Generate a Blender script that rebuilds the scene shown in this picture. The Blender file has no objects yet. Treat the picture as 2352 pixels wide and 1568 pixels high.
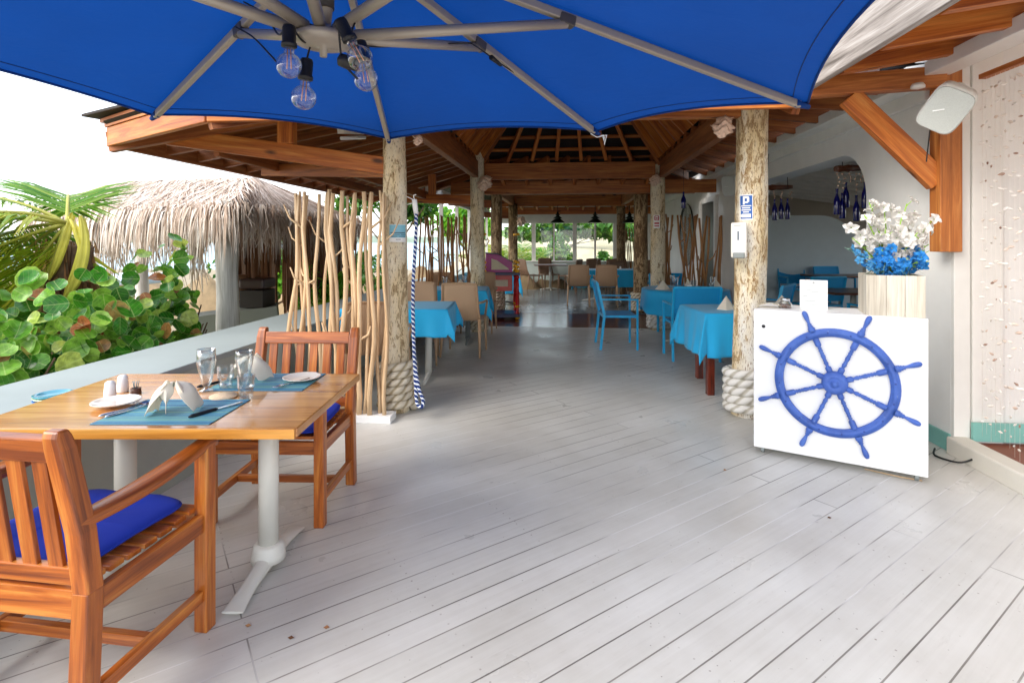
import bpy, math, random
from math import sin, cos, tan, pi, sqrt, atan2, radians
from mathutils import Vector as V, Matrix as M
random.seed(7)
SC = bpy.context.scene
COL = SC.collection
R = random.uniform

# ------------------------------------------------------------------ camera model
EYE, FOC, CX, HY = 1.40, 1230.0, 1176.0, 556.0
def P(px, py, Y):            # a point at depth Y
    return V(((px-CX)/FOC*Y, Y, EYE-(py-HY)/FOC*Y))
def F(px, py):               # a point on the floor
    return P(px, py, EYE*FOC/(py-HY))
ANG = math.atan(0.1)
ca, sa = cos(ANG), sin(ANG)
def B(u, v, z=0.0):          # building frame -> world
    return V((u*ca+v*sa, -u*sa+v*ca, z))

cam_d = bpy.data.cameras.new('camera'); cam = bpy.data.objects.new('camera', cam_d); COL.objects.link(cam)
cam.location = (0, 0, EYE); cam.rotation_euler = (pi/2, 0, 0)
cam_d.sensor_width = 36; cam_d.lens = 36*FOC/2352
cam_d.shift_y = -(784-HY)/2352.0
cam_d.clip_start = 0.05; cam_d.clip_end = 6000
SC.camera = cam

# ------------------------------------------------------------------ mesh builder
class MB:
    def __init__(s): s.v=[]; s.f=[]; s.uv=[]; s.sm=[]; s.rn=[]
    def add(s, vs, fs, uvs=None, smooth=False, rn=None):
        o = len(s.v); s.v += [tuple(p) for p in vs]
        for i, f in enumerate(fs):
            s.f.append(tuple(k+o for k in f)); s.sm.append(smooth)
            s.uv.append(uvs[i] if uvs else [(0,0)]*len(f))
            s.rn.append(random.random() if rn is None else rn)
        return s
    def obox(s, p0, p1, w, h, up=(0,0,1), rn=None, taper=1.0):
        """box from p0 to p1, w across, h along up"""
        p0, p1 = V(p0), V(p1); d = p1-p0; L = d.length; x = d.normalized(); up = V(up)
        y = up.cross(x)
        if y.length < 1e-4: y = V((1,0,0)).cross(x)
        if y.length < 1e-4: y = V((0,1,0))
        y.normalize(); z = x.cross(y)
        vs = []
        for (p, k) in ((p0, 1), (p1, taper)):
            for a, b in ((-1,-1),(1,-1),(1,1),(-1,1)):
                vs.append(p + y*(a*w/2*k) + z*(b*h/2*k))
        fs = [(0,3,2,1),(4,5,6,7),(0,1,5,4),(1,2,6,5),(2,3,7,6),(3,0,4,7)]
        a, b = R(0,50), R(0,50)
        e = [(a,b),(a,b+h),(a+.02,b+h),(a+.02,b)]
        def lg(q, t): return [(a,b+q),(a,b+q+t),(a+L,b+q+t),(a+L,b+q)]
        s.add(vs, fs, [e, e, lg(0,w), lg(w,h), lg(w+h,w), lg(2*w+h,h)], False, random.random() if rn is None else rn)
        return s
    def box(s, c, sz, rz=0.0, grain='x', rn=None):
        c = V(c); q = {'x':0,'y':1,'z':2}[grain]
        m = M.Rotation(rz, 3, 'Z'); ax = V((0,0,0)); ax[q] = sz[q]/2; ax = m @ ax
        if q == 0: w, h, up = sz[1], sz[2], (0,0,1)
        elif q == 1: w, h, up = sz[0], sz[2], (0,0,1)
        else:
            up = m @ V((0,1,0)); w, h = sz[0], sz[1]
        return s.obox(c-ax, c+ax, w, h, up, rn)
    def tube(s, pts, rad, n=10, cap=True, smooth=True, rn=None, jit=0.0, vs0=0.0):
        pts = [V(p) for p in pts]
        if not hasattr(rad, '__len__'): rad = [rad]*len(pts)
        o = []; prev = None; L = vs0; Ls = []
        for i, p in enumerate(pts):
            if i: L += (p-pts[i-1]).length
            Ls.append(L)
            t = (pts[min(i+1,len(pts)-1)]-pts[max(i-1,0)])
            t = t.normalized() if t.length > 1e-9 else V((0,0,1))
            if prev is None:
                a = V((0,0,1)) if abs(t.z) < .9 else V((1,0,0))
                x = t.cross(a).normalized()
            else:
                x = prev - t*prev.dot(t); x.normalize()
            prev = x; y = t.cross(x)
            for k in range(n):
                an = 2*pi*k/n; r = rad[i]*(1+R(-jit,jit))
                o.append(p + (x*cos(an)+y*sin(an))*r)
        fs=[]; uv=[]
        a0 = 0.0
        for i in range(len(pts)-1):
            c = 2*pi*max(rad)
            for k in range(n):
                k2 = (k+1)%n
                fs.append((i*n+k, i*n+k2, (i+1)*n+k2, (i+1)*n+k))
                uv.append([(Ls[i],a0+k/n*c),(Ls[i],a0+(k+1)/n*c),(Ls[i+1],a0+(k+1)/n*c),(Ls[i+1],a0+k/n*c)])
        rr = random.random() if rn is None else rn
        s.add(o, fs, uv, smooth, rr)
        if cap:
            b = len(s.v)-len(o)
            s.f.append(tuple(b+k for k in range(n-1,-1,-1))); s.uv.append([(Ls[0]+.01*cos(6.28*k/n),.01*sin(6.28*k/n)) for k in range(n)]); s.sm.append(False); s.rn.append(rr)
            e = b+(len(pts)-1)*n
            s.f.append(tuple(e+k for k in range(n))); s.uv.append([(Ls[-1]+.01*cos(6.28*k/n),.01*sin(6.28*k/n)) for k in range(n)]); s.sm.append(False); s.rn.append(rr)
        return s
    def lathe(s, prof, n=20, m=None, smooth=True, rn=None):
        """profile of (r, z) about local z, placed by matrix m"""
        m = m or M.Identity(4)
        o=[]; fs=[]; uv=[]
        for r, z in prof:
            for k in range(n):
                o.append(m @ V((r*cos(2*pi*k/n), r*sin(2*pi*k/n), z)))
        for i in range(len(prof)-1):
            for k in range(n):
                k2=(k+1)%n
                fs.append((i*n+k,i*n+k2,(i+1)*n+k2,(i+1)*n+k))
                u0,u1=prof[i][1],prof[i+1][1]
                uv.append([(u0,k/n*.3),(u0,(k+1)/n*.3),(u1,(k+1)/n*.3),(u1,k/n*.3)])
        s.add(o, fs, uv, smooth, random.random() if rn is None else rn)
        return s
    def grid(s, nx, ny, fn, smooth=True, rn=None, us=1, vsc=1):
        o=[fn(i/nx, j/ny) for j in range(ny+1) for i in range(nx+1)]
        fs=[]; uv=[]
        for j in range(ny):
            for i in range(nx):
                a=j*(nx+1)+i
                fs.append((a,a+1,a+nx+2,a+nx+1))
                uv.append([(i/nx*us,j/ny*vsc),((i+1)/nx*us,j/ny*vsc),((i+1)/nx*us,(j+1)/ny*vsc),(i/nx*us,(j+1)/ny*vsc)])
        s.add(o, fs, uv, smooth, random.random() if rn is None else rn)
        return s
    def poly(s, pts, uvs=None, rn=None):
        s.add(pts, [tuple(range(len(pts)))], [uvs or [(p[0],p[1]) for p in pts]], False, rn); return s
    def prism(s, outline, th, m=None, rn=None):
        """outline in local xy extruded +z by th"""
        m = m or M.Identity(4); n=len(outline)
        vs=[m@V((x,y,0)) for x,y in outline]+[m@V((x,y,th)) for x,y in outline]
        fs=[tuple(range(n-1,-1,-1)), tuple(range(n,2*n))]
        uv=[[(outline[k][0],outline[k][1]) for k in range(n-1,-1,-1)],[(x,y) for x,y in outline]]
        for k in range(n):
            k2=(k+1)%n; fs.append((k,k2,n+k2,n+k))
            a=outline[k]; b=outline[k2]
            uv.append([(a[0],a[1]),(b[0],b[1]),(b[0]+.01,b[1]+th),(a[0]+.01,a[1]+th)])
        s.add(vs,fs,uv,False,random.random() if rn is None else rn); return s
    def mesh(s, name, off=None):
        me = bpy.data.meshes.new(name)
        vs = s.v if off is None else [(x-off[0],y-off[1],z-off[2]) for x,y,z in s.v]
        me.from_pydata(vs, [], s.f)
        uvl = me.uv_layers.new(name='UVMap')
        flat=[c for f in s.uv for p in f for c in p]
        uvl.data.foreach_set('uv', flat)
        me.polygons.foreach_set('use_smooth', s.sm)
        at = me.attributes.new('rnd','FLOAT','FACE'); at.data.foreach_set('value', s.rn)
        me.validate(); me.update()
        return me

def wpos(o):
    p = V((0,0,0))
    while o: p = p + o.location; o = o.parent
    return p
def bev(o, w, seg=2):
    if w:
        md = o.modifiers.new('bevel','BEVEL'); md.width=w; md.segments=seg; md.limit_method='ANGLE'; md.angle_limit=radians(40)
def part(name, mb, mat, parent, bevel=0, w=False, label=None, kind=None):
    """one child mesh; w=True when the mesh was made in world coordinates (parents unrotated)"""
    off = wpos(parent) if (w and parent) else None
    o = bpy.data.objects.new(name, mb.mesh(name, off)); COL.objects.link(o)
    o.data.materials.append(mat); o.parent = parent
    bev(o, bevel)
    if label: o['label']=label
    if kind: o['kind']=kind
    return o
def tag(o, label=None, cat=None, group=None, kind=None):
    if label: o['label']=label
    if cat: o['category']=cat
    if group: o['group']=group
    if kind: o['kind']=kind
    return o
def thing(name, label, cat, loc=(0,0,0), rz=0.0, group=None):
    o = bpy.data.objects.new(name, None); COL.objects.link(o)
    o.location = loc; o.rotation_euler=(0,0,rz); o.empty_display_size=.1
    return tag(o, label, cat, group)
def single(name, mb, mat, label, cat, loc=(0,0,0), rz=0.0, group=None, bevel=0, w=False, kind=None):
    o = bpy.data.objects.new(name, mb.mesh(name, loc if w else None)); COL.objects.link(o)
    o.data.materials.append(mat); o.location=loc; o.rotation_euler=(0,0,rz)
    bev(o, bevel)
    return tag(o, label, cat, group, kind)
def struct(name, mb, mat):
    o = bpy.data.objects.new(name, mb.mesh(name)); COL.objects.link(o); o.data.materials.append(mat); o['kind']='structure'; return o
def dup(root, loc, rz=0.0, label=None, group=None, parent=None):
    r = root.copy(); COL.objects.link(r); r.parent = parent
    if parent is None: r.location=loc; r.rotation_euler=(0,0,rz)
    if label: r['label']=label
    if group: r['group']=group
    for ch in list(root.children): dup(ch, None, parent=r)
    return r

# ------------------------------------------------------------------ materials
def lin(h):
    h=h.lstrip('#'); c=[int(h[i:i+2],16)/255 for i in (0,2,4)]
    return tuple((x/12.92 if x<=.04045 else ((x+.055)/1.055)**2.4) for x in c)+(1,)
class NT:
    def __init__(s, name):
        s.m=bpy.data.materials.new(name); s.m.use_nodes=True; s.t=s.m.node_tree; s.n=s.t.nodes
        s.b=s.n['Principled BSDF']; s.out=s.n['Material Output']
    def new(s, t, **k):
        x=s.n.new(t)
        for a,v in k.items(): setattr(x,a,v)
        return x
    def L(s,a,b): s.t.links.new(a,b)
    def uv(s, sc=(1,1,1), src='UV', rot=(0,0,0), rndloc=True):
        tc=s.new('ShaderNodeTexCoord'); mp=s.new('ShaderNodeMapping'); mp.inputs['Scale'].default_value=sc; mp.inputs['Rotation'].default_value=rot
        s.L(tc.outputs[src], mp.inputs['Vector']); return mp.outputs['Vector']
    def noise(s, vec, scale=5, det=4, rough=.55, dist=0):
        x=s.new('ShaderNodeTexNoise'); x.inputs['Scale'].default_value=scale; x.inputs['Detail'].default_value=det; x.inputs['Roughness'].default_value=rough; x.inputs['Distortion'].default_value=dist
        s.L(vec, x.inputs['Vector']); return x.outputs['Fac']
    def ramp(s, fac, stops):
        x=s.new('ShaderNodeValToRGB'); e=x.color_ramp.elements
        while len(e)<len(stops): e.new(.5)
        for k,(p,c) in enumerate(stops): e[k].position=p; e[k].color=c if len(c)==4 else (*c,1)
        s.L(fac, x.inputs['Fac']); return x.outputs['Color']
    def mix(s, fac, a, b, mode='MIX'):
        x=s.new('ShaderNodeMix'); x.data_type='RGBA'; x.blend_type=mode
        for k,q in ((0,fac),(6,a),(7,b)):
            if hasattr(q,'links'): s.L(q, x.inputs[k])
            else: x.inputs[k].default_value=q
        return x.outputs[2]
    def math(s, op, a, b=0.0):
        x=s.new('ShaderNodeMath'); x.operation=op
        for k,q in ((0,a),(1,b)):
            if hasattr(q,'links'): s.L(q, x.inputs[k])
            else: x.inputs[k].default_value=q
        return x.outputs[0]
    def rnd(s):
        x=s.new('ShaderNodeAttribute'); x.attribute_name='rnd'; return x.outputs['Fac']
    def bump(s, h, st=.3, d=.01):
        x=s.new('ShaderNodeBump'); x.inputs['Strength'].default_value=st; x.inputs['Distance'].default_value=d
        s.L(h,x.inputs['Height']); s.L(x.outputs['Normal'], s.b.inputs['Normal']); return x
    def set(s, **k):
        for a,v in k.items():
            i=s.b.inputs[a.replace('_',' ')]
            if hasattr(v,'links'): s.L(v,i)
            else: i.default_value=v
        return s
BW=((0,0,0,1),(1,1,1,1))
def plain(name, c, rough=.5, metal=0, var=.12, scale=6, bump=0.0, coat=0, spec=.5):
    t=NT(name); c=lin(c) if isinstance(c,str) else c
    n=t.noise(t.uv((1,1,1),'Object'), scale, 5)
    d=tuple(x*(1-var) for x in c[:3])+(1,); l=tuple(min(1,x*(1+var*.6)) for x in c[:3])+(1,)
    t.set(Base_Color=t.ramp(n,[(.3,d),(.7,l)]), Roughness=rough, Metallic=metal)
    t.b.inputs['Specular IOR Level'].default_value=spec
    if coat: t.b.inputs['Coat Weight'].default_value=coat
    if bump: t.bump(t.noise(t.uv((1,1,1),'Object'),scale*12,4), bump, .003)
    return t.m
def wood(name, dark, mid, light, rough=.45, grain=1.0, coat=0.0, knots=0.0, bump=.25, var=.25, weather=None):
    t=NT(name); vec=t.uv((1.6*grain,26*grain,1))
    n=t.noise(vec,1.0,8,.62,.9)
    big=t.noise(t.uv((.5,3,1)),1.2,3)
    s=t.math('ADD',t.math('MULTIPLY',n,.75),t.math('MULTIPLY',big,.25))
    c=t.ramp(s,[(.36,lin(dark)),(.5,lin(mid)),(.64,lin(light))])
    fine=t.noise(t.uv((4,160*grain,1)),1,3)
    c=t.mix(.35,c,t.ramp(fine,[(.35,(.45,.4,.36,1)),(.6,(1,1,1,1))]),'MULTIPLY')
    rv=t.ramp(t.rnd(),[(0,(1-var,1-var,1-var,1)),(1,(1,1,1,1))])
    c=t.mix(1.0,c,rv,'MULTIPLY')
    if knots:
        vo=t.new('ShaderNodeTexVoronoi'); vo.inputs['Scale'].default_value=1.0; t.L(t.uv((1.7,4.5,1)),vo.inputs['Vector'])
        k=t.ramp(vo.outputs['Distance'],[(.05,(1,1,1,1)),(.12,(0,0,0,1))])
        hole=t.math('MULTIPLY',k,knots)
        c=t.mix(hole,c,lin('#3a1a0c'))
    if weather:
        w=t.ramp(t.noise(t.uv((1,6,1)),1.3,5),[(.42,BW[0]),(.58,BW[1])])
        c=t.mix(t.math('MULTIPLY',w,.8),c,lin(weather))
    t.set(Base_Color=c, Roughness=rough)
    if coat:
        t.b.inputs['Coat Weight'].default_value=coat; t.b.inputs['Coat Roughness'].default_value=.12
    if bump: t.bump(s,bump,.004)
    return t.m

MT={}
MT['teak']=wood('oiled_teak','#7c3a10','#b8621f','#da8e3e',.38,1.0,.25,0,.2,.2)
MT['teakpale']=wood('worn_teak','#7c4422','#b26c3a','#d69a64',.45,1.0,.1,0,.2,.2)
MT['tabletop']=wood('varnished_tabletop','#a0602a','#cc8a44','#e2a860',.2,.8,.5,0,.06,.0)
MT['tableedge']=wood('varnished_edge','#a0641c','#c88632','#dc9f48',.3,.8,.3,0,.06,.0)
MT['pine']=wood('pine_beam','#8a4a1c','#b86c2e','#d48c48',.5,.8,0,.85,.25,.25)
MT['pinedark']=wood('stained_rafter','#743c18','#a25a2a','#c07a40',.55,.8,0,.5,.25,.3)
MT['pinewarm']=wood('orange_pine','#94481a','#c46e28','#dc9044',.5,.8,0,.9,.25,.2)
MT['shingle']=wood('dark_shingle','#0c0705','#1c100a','#2c1a10',.8,.6,0,0,.4,.5)
MT['boardwarm']=wood('ceiling_board','#7c4018','#ae662e','#cc8848',.55,.6,0,.4,.3,.3)
MT['grey_fascia']=wood('weathered_fascia','#5e564e','#9c948c','#c6c0b9',.7,.55,0,0,.5,.1)
MT['stick']=wood('driftwood_stick','#cba274','#e8c89e','#f4e0c2',.6,1.0,0,0,.2,.22)
MT['stickfar']=wood('driftwood_far','#9a6436','#c08a56','#d8aa78',.6,1.0,0,0,.2,.3)
MT['redpost']=wood('dark_red_leg','#4a1606','#7a2a10','#96401c',.35,1,.3,0,.1,.1)
MT['brownwood']=wood('brown_table','#3c1c0c','#6a3618','#8a5028',.35,.8,.2,0,.1,.1)
MT['whitewood']=wood('whitewashed_vase','#cfc4b0','#e2dac8','#eee8dc',.6,.7,0,0,.3,.1)

def log_mat(name, cream, tan_, brown, th, fleck):
    t=NT(name)
    n1=t.noise(t.uv((2.2,7,1)),3.2,9,.68,.6)
    n2=t.noise(t.uv((1.0,3,1)),1.5,4)
    n3=t.noise(t.uv((9,40,1)),3,5,.6,.3)
    s=t.math('ADD',t.math('MULTIPLY',n1,.7),t.math('MULTIPLY',n2,.3))
    base=t.ramp(n2,[(.35,lin(cream)),(.62,lin(tan_))])
    mask=t.ramp(s,[(th-.012,BW[0]),(th+.012,BW[1])])
    c=t.mix(mask,base,t.ramp(n3,[(.35,lin(brown)),(.7,lin(tan_))]))
    m2=t.ramp(n3,[(fleck-.02,BW[0]),(fleck+.02,BW[1])])
    c=t.mix(t.math('MULTIPLY',m2,.85),c,lin(brown))
    t.set(Base_Color=c,Roughness=.75)
    t.bump(t.math('SUBTRACT',n3,t.math('MULTIPLY',s,1.4)),.9,.012)
    return t.m
MT['log_near']=log_mat('peeling_log','#f4ead2','#e4cea4','#74501f',.55,.605)
MT['log_right']=log_mat('whitewashed_log','#f8f4ea','#ecd6a6','#8a5a22',.535,.585)
MT['log_far']=log_mat('bark_log','#b8a07a','#8a6c44','#3c2814',.5,.58)

def rope_mat(name, c1, c2, ang=1.0, freq=22, two=False):
    t=NT(name); tc=t.new('ShaderNodeTexCoord'); sp=t.new('ShaderNodeSeparateXYZ'); t.L(tc.outputs['UV'],sp.inputs[0])
    s=t.math('ADD',t.math('MULTIPLY',sp.outputs[0],freq),t.math('MULTIPLY',sp.outputs[1],freq*ang))
    w=t.math('SINE',t.math('MULTIPLY',s,6.2832))
    fac=t.math('ADD',t.math('MULTIPLY',w,.5),.5)
    fib=t.noise(t.uv((60,60,1)),4,3)
    if two: c=t.ramp(fac,[(.60,lin(c1)),(.70,lin(c2))])
    else: c=t.ramp(fac,[(.0,lin(c1)),(.45,lin(c2))])
    c=t.mix(.3,c,t.ramp(fib,[(.3,(.6,.6,.6,1)),(.6,(1,1,1,1))]),'MULTIPLY')
    t.set(Base_Color=c,Roughness=.85); t.bump(t.math('POWER',fac,.5),1.0,.012)
    return t.m
MT['rope']=rope_mat('manila_rope','#a89878','#ddd2bc',.75,13)
MT['ropewhite']=rope_mat('white_rope','#c8c0ae','#f2eee6',.75,11)
MT['ropeblue']=rope_mat('blue_white_rope','#123a86','#e8eef6',.9,26,True)

def deck_mat():
    t=NT('painted_deck'); rot=(0,0,-radians(34.5))
    vec=t.uv((1,1,1),'Object',rot=rot)
    br=t.new('ShaderNodeTexBrick'); br.offset=.37; br.offset_frequency=3
    br.inputs['Scale'].default_value=1; br.inputs['Brick Width'].default_value=4.3; br.inputs['Row Height'].default_value=.123
    br.inputs['Mortar Size'].default_value=.0032; br.inputs['Mortar Smooth'].default_value=.2; br.inputs['Bias'].default_value=0
    br.inputs['Color1'].default_value=(0,0,0,1); br.inputs['Color2'].default_value=(1,1,1,1); br.inputs['Mortar'].default_value=(.5,.5,.5,1)
    sh=t.new('ShaderNodeVectorMath'); sh.operation='ADD'; sh.inputs[1].default_value=(51.3,49.2,0); t.L(vec,sh.inputs[0]); t.L(sh.outputs[0],br.inputs['Vector'])
    tone=t.ramp(br.outputs['Color'],[(0,lin('#d9d8d2')),(1,lin('#e2e1dc'))])
    gr=t.noise(t.uv((2.0,55,1),'Object',rot=rot) ,1,6)
    # grain follows the board: stretch after rotation
    tc=t.new('ShaderNodeTexCoord'); m1=t.new('ShaderNodeMapping'); m1.inputs['Rotation'].default_value=rot; t.L(tc.outputs['Object'],m1.inputs['Vector'])
    m2=t.new('ShaderNodeMapping'); m2.inputs['Scale'].default_value=(1.3,42,1); t.L(m1.outputs[0],m2.inputs['Vector'])
    gr=t.noise(m2.outputs[0],1,7,.6,.4)
    c=t.mix(.4,tone,t.ramp(gr,[(.3,(.84,.83,.81,1)),(.62,(1,1,1,1))]),'MULTIPLY')
    pat=t.noise(vec,1.1,6,.6)
    c=t.mix(.55,c,t.ramp(pat,[(.3,lin('#c9c3bb')),(.65,(1,1,1,1))]),'MULTIPLY')
    # scuffs and specks
    sp=t.noise(vec,70,1,.5); c=t.mix(t.math('MULTIPLY',t.ramp(sp,[(.765,BW[0]),(.785,BW[1])]),.6),c,lin('#6e6258'))
    m3=t.new('ShaderNodeMapping'); m3.inputs['Scale'].default_value=(2.2,14,1); t.L(m1.outputs[0],m3.inputs['Vector'])
    sc=t.noise(m3.outputs[0],2.0,7,.7); c=t.mix(t.math('MULTIPLY',t.ramp(sc,[(.60,BW[0]),(.74,BW[1])]),.22),c,lin('#8d847a'))
    # nails
    sx=t.new('ShaderNodeSeparateXYZ'); t.L(m1.outputs[0],sx.inputs[0])
    fx=t.math('MULTIPLY',t.math('SUBTRACT',t.math('FRACT',t.math('DIVIDE',sx.outputs[0],.61)),.5),.61)
    fy=t.math('MULTIPLY',t.math('SUBTRACT',t.math('FRACT',t.math('DIVIDE',sx.outputs[1],.0615)),.5),.0615)
    fx=t.math('ADD',fx,t.math('MULTIPLY',t.math('SUBTRACT',t.noise(vec,3.1,0),.5),.03))
    dist=t.math('SQRT',t.math('ADD',t.math('MULTIPLY',fx,fx),t.math('MULTIPLY',fy,fy)))
    nail=t.math('MULTIPLY',t.math('LESS_THAN',dist,.0038),t.ramp(t.noise(vec,2.0,2),[(.42,BW[0]),(.62,BW[1])]))
    c=t.mix(t.math('MULTIPLY',nail,.7),c,lin('#7c6c60'))
    # gap lines: dark in some runs, pale in others, bevel highlights painted in
    gvar=t.noise(vec,.9,3)
    gcol=t.ramp(gvar,[(.36,lin('#5a554f')),(.47,lin('#8f8a83')),(.56,lin('#e4e3e0'))])
    c=t.mix(t.math('MULTIPLY',br.outputs['Fac'],.9),c,gcol)
    t.set(Base_Color=c,Roughness=t.ramp(t.noise(vec,2.5,5),[(.3,(.26,)*3+(1,)),(.7,(.42,)*3+(1,))]))
    h=t.math('SUBTRACT',t.math('MULTIPLY',gr,.12),br.outputs['Fac'])
    t.bump(h,.4,.004)
    return t.m
MT['deck']=deck_mat()

def tile_mat(name,c1,c2,mort,w,h,scale=1,rough=.2):
    t=NT(name); vec=t.uv((1,1,1),'Object',rot=(0,0,ANG))
    br=t.new('ShaderNodeTexBrick'); br.offset=0; br.inputs['Brick Width'].default_value=w; br.inputs['Row Height'].default_value=h
    br.inputs['Scale'].default_value=scale; br.inputs['Mortar Size'].default_value=.008
    br.inputs['Color1'].default_value=lin(c1); br.inputs['Color2'].default_value=lin(c2); br.inputs['Mortar'].default_value=lin(mort)
    t.L(vec,br.inputs['Vector'])
    n=t.noise(vec,9,5); c=t.mix(.5,br.outputs['Color'],t.ramp(n,[(.3,(.7,.7,.7,1)),(.7,(1,1,1,1))]),'MULTIPLY')
    t.set(Base_Color=c,Roughness=rough); t.bump(t.math('SUBTRACT',t.math('MULTIPLY',n,.3),br.outputs['Fac']),.5,.006)
    return t.m
MT['tile']=tile_mat('red_tile','#5a2018','#6a2a20','#1e1412',.27,.2)
MT['tile2']=tile_mat('terracotta_tile','#8a4a36','#9a5840','#7a4434',.4,.4,1,.5)
def wall_mat(name,c,b=.35):
    t=NT(name); vec=t.uv((1,1,1),'Object'); n=t.noise(vec,1.6,6,.6); f=t.noise(vec,45,5,.6)
    c=lin(c); d=tuple(x*.88 for x in c[:3])+(1,)
    col=t.ramp(n,[(.3,d),(.65,c)])
    t.set(Base_Color=col,Roughness=.65); t.bump(t.math('ADD',t.math('MULTIPLY',f,.25),n),b,.01)
    return t.m
MT['wall']=wall_mat('white_plaster','#eeede9')
MT['wallgreen']=wall_mat('pale_green_plaster','#c3cfc8')
MT['parapet']=wall_mat('parapet_paint','#9ba5a4',.3)
MT['parapetside']=wall_mat('parapet_side_paint','#aab3ac',.5)
MT['whitepaint']=plain('white_gloss_paint','#f0eeea',.35,var=.04)
MT['panelwhite']=plain('cabinet_white','#f6f5f3',.4,var=.03,scale=2)
MT['turq']=plain('turquoise_skirting','#7db8ae',.45)
MT['trim']=plain('white_trim','#e6e4de',.5,var=.05)
MT['ledge']=wall_mat('entry_kerb_paint','#d9d4c8',.4)
MT['metalcream']=plain('cream_painted_metal','#d6d5cc',.35,var=.06)
MT['greymetal']=plain('grey_metal','#8c9290',.4,metal=.3)
MT['steel']=plain('steel','#c8ccd0',.18,metal=1,var=.05)
MT['black']=plain('black_rubber','#0e0e10',.5)
MT['alu']=plain('taupe_aluminium','#a69c8e',.4,metal=.25,var=.06)
MT['darktube']=plain('dark_grey_tube','#55504a',.45,metal=.2)
MT['blueframe']=plain('turquoise_frame','#20b2ea',.32,var=.05)
def worn_blue():
    t=NT('wheel_blue_paint'); v=t.uv((1,1,1),'Object'); n=t.noise(v,9,6,.6); g=t.noise(t.uv((60,60,6),'Object'),1.2,5)
    c=t.ramp(n,[(.3,lin('#34539e')),(.55,lin('#4468bc')),(.75,lin('#5a7cc8'))])
    ch=t.math('MULTIPLY',t.ramp(t.noise(v,42,5,.65),[(.66,BW[0]),(.69,BW[1])]),.55); c=t.mix(ch,c,lin('#8fa6d4'))
    t.set(Base_Color=c,Roughness=t.ramp(n,[(.3,(.35,)*3+(1,)),(.7,(.6,)*3+(1,))])); t.bump(t.math('ADD',g,n),.35,.003); return t.m
MT['wheelblue']=worn_blue()
MT['plastic']=plain('white_plastic','#eae6dd',.35,var=.03)
MT['speaker']=plain('speaker_plastic','#dcdcd6',.4,var=.04)
MT['speakergrille']=plain('speaker_grille','#c6cac4',.5,var=.08,scale=150)
MT['china']=plain('cream_china','#f0e6d8',.15,var=.05,coat=.4)
MT['chinablue']=plain('blue_china','#2f8fa8',.15,var=.2,coat=.4)
MT['chinagreen']=plain('green_china','#c2dcb0',.15,var=.1,coat=.4)
MT['white']=plain('porcelain','#f4f4f2',.15,var=.03,coat=.5)
MT['corkbrown']=plain('brown_pot','#5c3620',.5,var=.3,scale=60)
MT['cork']=plain('pale_cork','#e2c7a4',.7,var=.2,scale=90)
MT['conch']=plain('coral_shell','#e8c8b0',.6,var=.3,scale=40,bump=.6)
MT['magenta']=plain('magenta_paint','#b02a86',.35)
MT['coral']=plain('coral_paint','#d8483c',.35)
MT['creampanel']=plain('cream_panel','#d9cbb2',.5)
MT['navy']=plain('navy_paint','#12124a',.35)
MT['red']=plain('red_paint','#c81a1c',.3)
MT['yellow']=plain('yellow_paint','#f0b010',.35)
MT['sand']=wall_mat('sand','#8c7c5e',.8)
MT['bronze']=plain('dark_bronze','#10201a',.4,metal=.5)
MT['paper']=plain('paper','#f7f6f2',.6,var=.02)
MT['ink']=plain('grey_ink','#8a8f92',.6)
MT['signblue']=plain('sign_blue','#1c5fb0',.35,var=.06)
MT['signaqua']=plain('sign_aqua','#86c6da',.35,var=.08)
MT['signred']=plain('sign_red','#c04a58',.35)
MT['inkdark']=plain('slate_ink','#40586c',.5)
MT['palewood']=plain('pale_blue_canvas','#b9cfe6',.6,var=.1)
MT['charcoal']=plain('charcoal_box','#241a18',.45)
MT['hill']=plain('hill_scrub','#7f8f80',.9,var=.3,scale=.05)
MT['postgrey']=wood('weathered_post','#a8a49c','#cfccc6','#e6e4e0',.8,.5,0,0,.4,.1)
MT['rock']=plain('beach_rock','#8a7658',.9,var=.3,scale=3,bump=.6)

def cloth_mat(name,c,trans=0.0,sheen=.3,rough=.75,weave=900):
    t=NT(name); c=lin(c) if isinstance(c,str) else c
    n=t.noise(t.uv((1,1,1),'Object'),3,4)
    col=t.ramp(n,[(.3,tuple(x*.9 for x in c[:3])+(1,)),(.7,c)])
    t.set(Base_Color=col,Roughness=rough); t.b.inputs['Sheen Weight'].default_value=sheen
    t.bump(t.noise(t.uv((1,1,1),'Object'),weave,2),.08,.002)
    if trans:
        tr=t.new('ShaderNodeBsdfTranslucent'); t.L(col,tr.inputs['Color']); mx=t.new('ShaderNodeMixShader'); mx.inputs[0].default_value=trans
        t.L(t.b.outputs[0],mx.inputs[1]); t.L(tr.outputs[0],mx.inputs[2]); t.L(mx.outputs[0],t.out.inputs['Surface'])
    return t.m
MT['canopy']=cloth_mat('blue_canopy_cloth','#00408e',.3,.0,.9)
t_=MT['canopy'].node_tree
for nd in t_.nodes:
    if nd.type=='BUMP': nd.inputs['Strength'].default_value=.45; nd.inputs['Distance'].default_value=.012
    if nd.type=='TEX_NOISE' and nd.inputs['Scale'].default_value>100: nd.inputs['Scale'].default_value=7.0; nd.inputs['Detail'].default_value=6; nd.inputs['Distortion'].default_value=1.2
MT['cloth']=cloth_mat('turquoise_tablecloth','#12aee6',.0,.2,.7)
MT['cushion']=cloth_mat('royal_blue_cushion','#0430ac',.0,.0,.8)
MT['napkin']=cloth_mat('cream_napkin','#fcf3e0',.2,.2,.8)
MT['sling']=cloth_mat('turquoise_sling','#16aaee',.12,.1,.6)
MT['petalwhite']=cloth_mat('white_petal','#f4f1ec',.35,.1,.5,200)
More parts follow.
